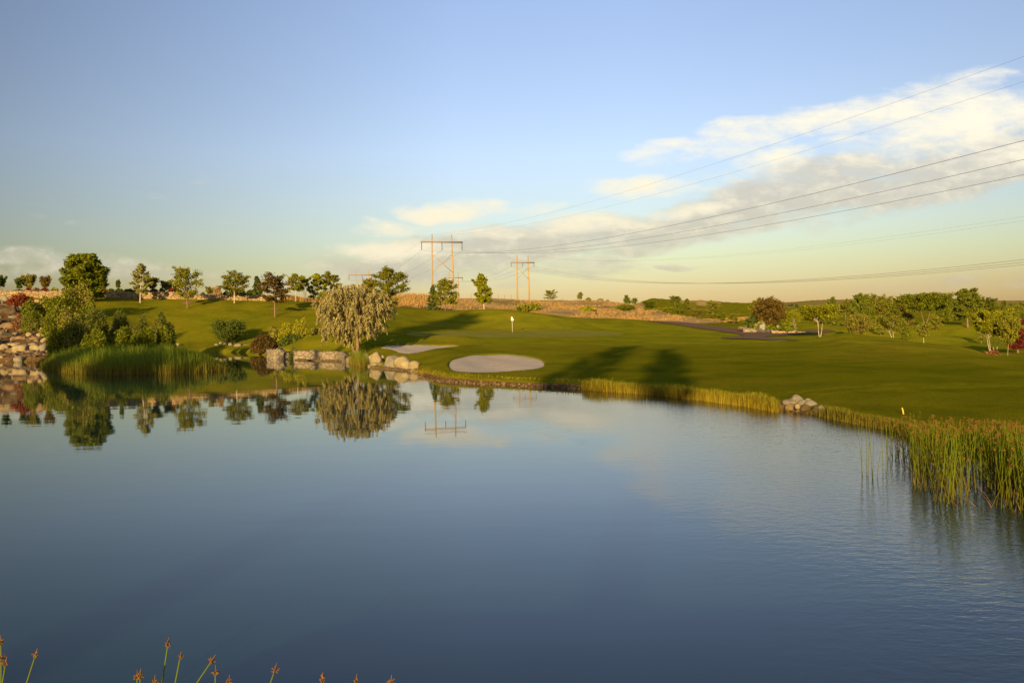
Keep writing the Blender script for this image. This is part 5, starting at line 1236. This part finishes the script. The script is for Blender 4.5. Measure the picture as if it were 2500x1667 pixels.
# ================================================================== flag, stakes, posts
M_white = m_simple('white_paint', (.78, .76, .70), (.82, .80, .74), 20, .5, .05)
M_redp = m_simple('red_paint', (.55, .05, .03), (.62, .07, .04), 20, .6, .05)
M_yel = m_simple('yellow_paint', (.70, .45, .05), (.75, .50, .07), 20, .6, .05)
M_wood = m_simple('pole_wood', (.36, .245, .10), (.47, .335, .145), 3, .85, .4, .03, 6, 6, .5)
M_wood2 = m_simple('crossarm_wood', (.24, .17, .09), (.33, .24, .13), 3, .85, .4)
M_dark = m_simple('dark_metal', (.05, .05, .045), (.08, .08, .07), 10, .5, .1)
def flag():
    x, y, z = hit(1251, 811, hz); root = empty('golf_flag', (x, y, z)); H = at(1250, 773, y)[2] - z
    m1 = MB(); m1.tube([[0, 0, -.1], [0, 0, H*.5], [-.02, 0, H]], [.022, .02, .018], 8); m1.obj('pole', M_white, root, True)
    nx, nz = 7, 7; V = []
    for s in (-.008, .008):
        for i in range(nz+1):
            for j in range(nx+1):
                a_ = i/nz; b_ = j/nx; w_ = .30*math.sin(min(1, .18+a_*.95)*math.pi*.55)
                V.append([-.03 + (b_-.35)*w_, s + .06*math.sin(b_*7 + a_*2), H + .04 - a_*.52 - .08*b_*(1-a_)])
    idx = np.arange((nx+1)*(nz+1)).reshape(nz+1, nx+1); Q = np.stack([idx[:-1, :-1], idx[:-1, 1:], idx[1:, 1:], idx[1:, :-1]], -1).reshape(-1, 4)
    mesh_obj('flag', V, [np.vstack([Q, Q[:, ::-1] + len(V)//2])], M_white, root, True)
    cu = MB(); cu.tube([[0, 0, -.12], [0, 0, .012]], [.054, .054], 12); cu.obj('cup', M_dark, root)
    tag(root, 'white flag hanging limp on a thin white pole on the putting green', 'golf flag')
flag()
def stake(px, py, top, mat, label, lean=0., w=.04, D=None, cat='stake'):
    x, y, z = hit(px, py, hz); H = at(px, top, y)[2] - z
    m1 = MB(); m1.tube([[0, 0, -.1], [lean*H*.5, 0, H*.5], [lean*H, 0, H]], [w, w, w*.9], 6); o = m1.obj('stake', mat, None, False, (x, y, z)); tag(o, label, cat)
stake(2207, 1011, 995, M_yel, 'leaning yellow stake on the grass above the right bulrushes', -.3, .020)
stake(1020, 900, 893, M_redp, 'short red stake beside the smaller cream boulder', 0, .025)
stake(892, 862, 856, M_redp, 'tiny red stake on the grass right of the silvery tree', 0, .03)
stake(1455, 769, 756, M_dark, 'thick dark post beside the green bush on the dry hill', 0, .16, cat='post')
PF = [(1122, 'first from the left, by the feathery tree'), (1150, 'left of the pointed tree'), (1217, 'right of the pointed tree'), (1232, 'second right of the pointed tree'), (1248, 'just left of the far frame'), (1330, 'left of the solitary skyline tree'), (1352, 'right of the solitary skyline tree'), (1373, 'between the solitary and the wispy skyline trees')]
for px, w_ in PF:
    D = 204.0; x = at(px, 730, D)[0]; z = gz(x, D); m1 = MB(); m1.tube([[0, 0, -.3], [.02, 0, 1.35]], [.05, .05], 6)
    tag(m1.obj('fence_post', M_bark, None, False, (x, D, z)), 'thin fence post on the ridge, ' + w_, 'fence post', 'thin fence posts on the ridge')

# ================================================================== power lines
def hframe(px, D, ytop, yarm, armw, pole_px, yins, ang, label, brace=None, base=None, rp=.17):
    """two poles, a crossarm, an X brace and three insulator strings"""
    c = at(px, ytop, D); x = c[0]; ztop = c[2]; zarm = at(px, yarm, D)[2]; zins = at(px, yins, D)[2]
    zb = gz(x, D) - .3 if base is None else base
    half = armw*D/FPX/2; ph = pole_px*D/FPX/2
    half /= math.cos(ang); ph /= math.cos(ang)
    root = empty('power_pole_frame', (x, D, zb), ang)
    for s in (-1, 1):
        m1 = MB(); m1.tube([[s*ph*1.06, 0, 0], [s*ph*1.02, 0, (ztop-zb)*.5], [s*ph*.96, 0, ztop-zb]], [rp*1.15, rp, rp*.72], 10); m1.obj('pole', M_wood, root, True)
    m1 = MB()
    for yo in (-rp*1.25, rp*1.25): m1.box((-half, yo-.06, zarm-zb-.16), (half, yo+.06, zarm-zb+.16))
    m1.obj('crossarm', M_wood2, root)
    if brace:
        z0, z1 = [at(px, b, D)[2]-zb for b in brace]
        for s in (-1, 1):
            m1 = MB(); m1.tube([[s*ph, s*.12, z0], [0, s*.12, (z0+z1)/2], [-s*ph*1.02, s*.12, z1]], [.085]*3, 6); m1.obj('brace', M_wood, root)
    att = []
    for s in (-1, 0, 1):
        m1 = MB(); L_ = zarm - zins; xs = s*(half-.12); n_ = 10
        k = np.linspace(0, 1, n_*2+1); rad = np.where(np.arange(n_*2+1) % 2 == 0, .05, .12)
        m1.tube(np.column_stack([k*0+xs, k*0, (zarm-zb-.12) - k*(L_-.12)]), rad, 8); m1.obj('insulator', M_dark, root)
        att.append(np.array([x + xs*math.cos(ang), D + xs*math.sin(ang), zins]))
    tops = [np.array([x + s*ph*.96*math.cos(ang), D + s*ph*.96*math.sin(ang), ztop]) for s in (-1, 1)]
    tag(root, label, 'power line frame', 'wooden frames of the power lines')
    return att, tops
ANG = math.atan2(42, 121)
D1 = 207
a1, t1 = hframe(1078.5, D1, 572.5, 591, 98, 48, 611, ANG, 'nearest and tallest wooden two-pole frame with a large X brace', brace=(620, 666), rp=.20)
a3, t3 = hframe(884, 330, 659.5, 671.5, 62, 31, 683, ANG, 'wooden frame with only its top showing above the silvery tree', brace=(688, 714), base=4., rp=.2)
a2, t2 = hframe(1275.5, 300, 623.5, 641, 57, 28, 651, R(21), 'second wooden two-pole frame standing free on the dry ridge', brace=(653, 682), rp=.26)
a4, t4 = hframe(1107, 385, 665.5, 678, 44, 22, 684.5, R(21), 'small far wooden frame half hidden behind the feathery tree', brace=(687, 702), base=4., rp=.24)
M_wire = m_simple('wire', (.10, .09, .08), (.14, .13, .11), 10, .5, .05)
def wire(spans, r, label, group):
    """spans: list of (p, q, sag); one continuous conductor"""
    P = []
    for (p, q, sag) in spans:
        k = np.linspace(0, 1, 60); seg = p + (q-p)*k[:, None]; seg[:, 2] -= 4*sag*k*(1-k); P.append(seg if not P else seg[1:])
    m1 = MB(); m1.tube(np.concatenate(P), r, 5); tag(m1.obj('power_line', M_wire, None, True), label, 'power line', group)
dirA = np.array([math.sin(ANG), -math.cos(ANG), 0]); dirB = np.array([33.7, -88, 0])/np.linalg.norm([33.7, 88])
lab = ['uppermost', 'middle', 'lowest']
for i in range(3):
    far = a1[i] + dirA*280 + np.array([0, 0, .4])
    wire([(a3[i], a1[i], 3.2), (a1[i], far, 8.7)], .0165, '%s of the three heavy conductors sweeping from the near frame to the upper right' % lab[i], 'wires of the near line')
for i in range(2):
    far = t1[i] + dirA*280 + np.array([0, 0, .5])
    wire([(t3[i], t1[i], 2.0), (t1[i], far, 6.6)], .0075, 'thin %s shield wire from the pole tops of the near frame, high above the clouds' % ['upper', 'lower'][i], 'wires of the near line')
for i in range(3):
    far = a2[i] + dirB*340
    wire([(a4[i], a2[i], 2.5), (a2[i], far, 13.6)], .022, '%s of the three low-hanging conductors of the far line' % lab[i], 'wires of the far line')
for i in range(2):
    far = t2[i] + dirB*340
    wire([(t4[i], t2[i], 1.6), (t2[i], far, 11.4)], .008, 'faint %s shield wire of the far line' % ['upper', 'lower'][i], 'wires of the far line')
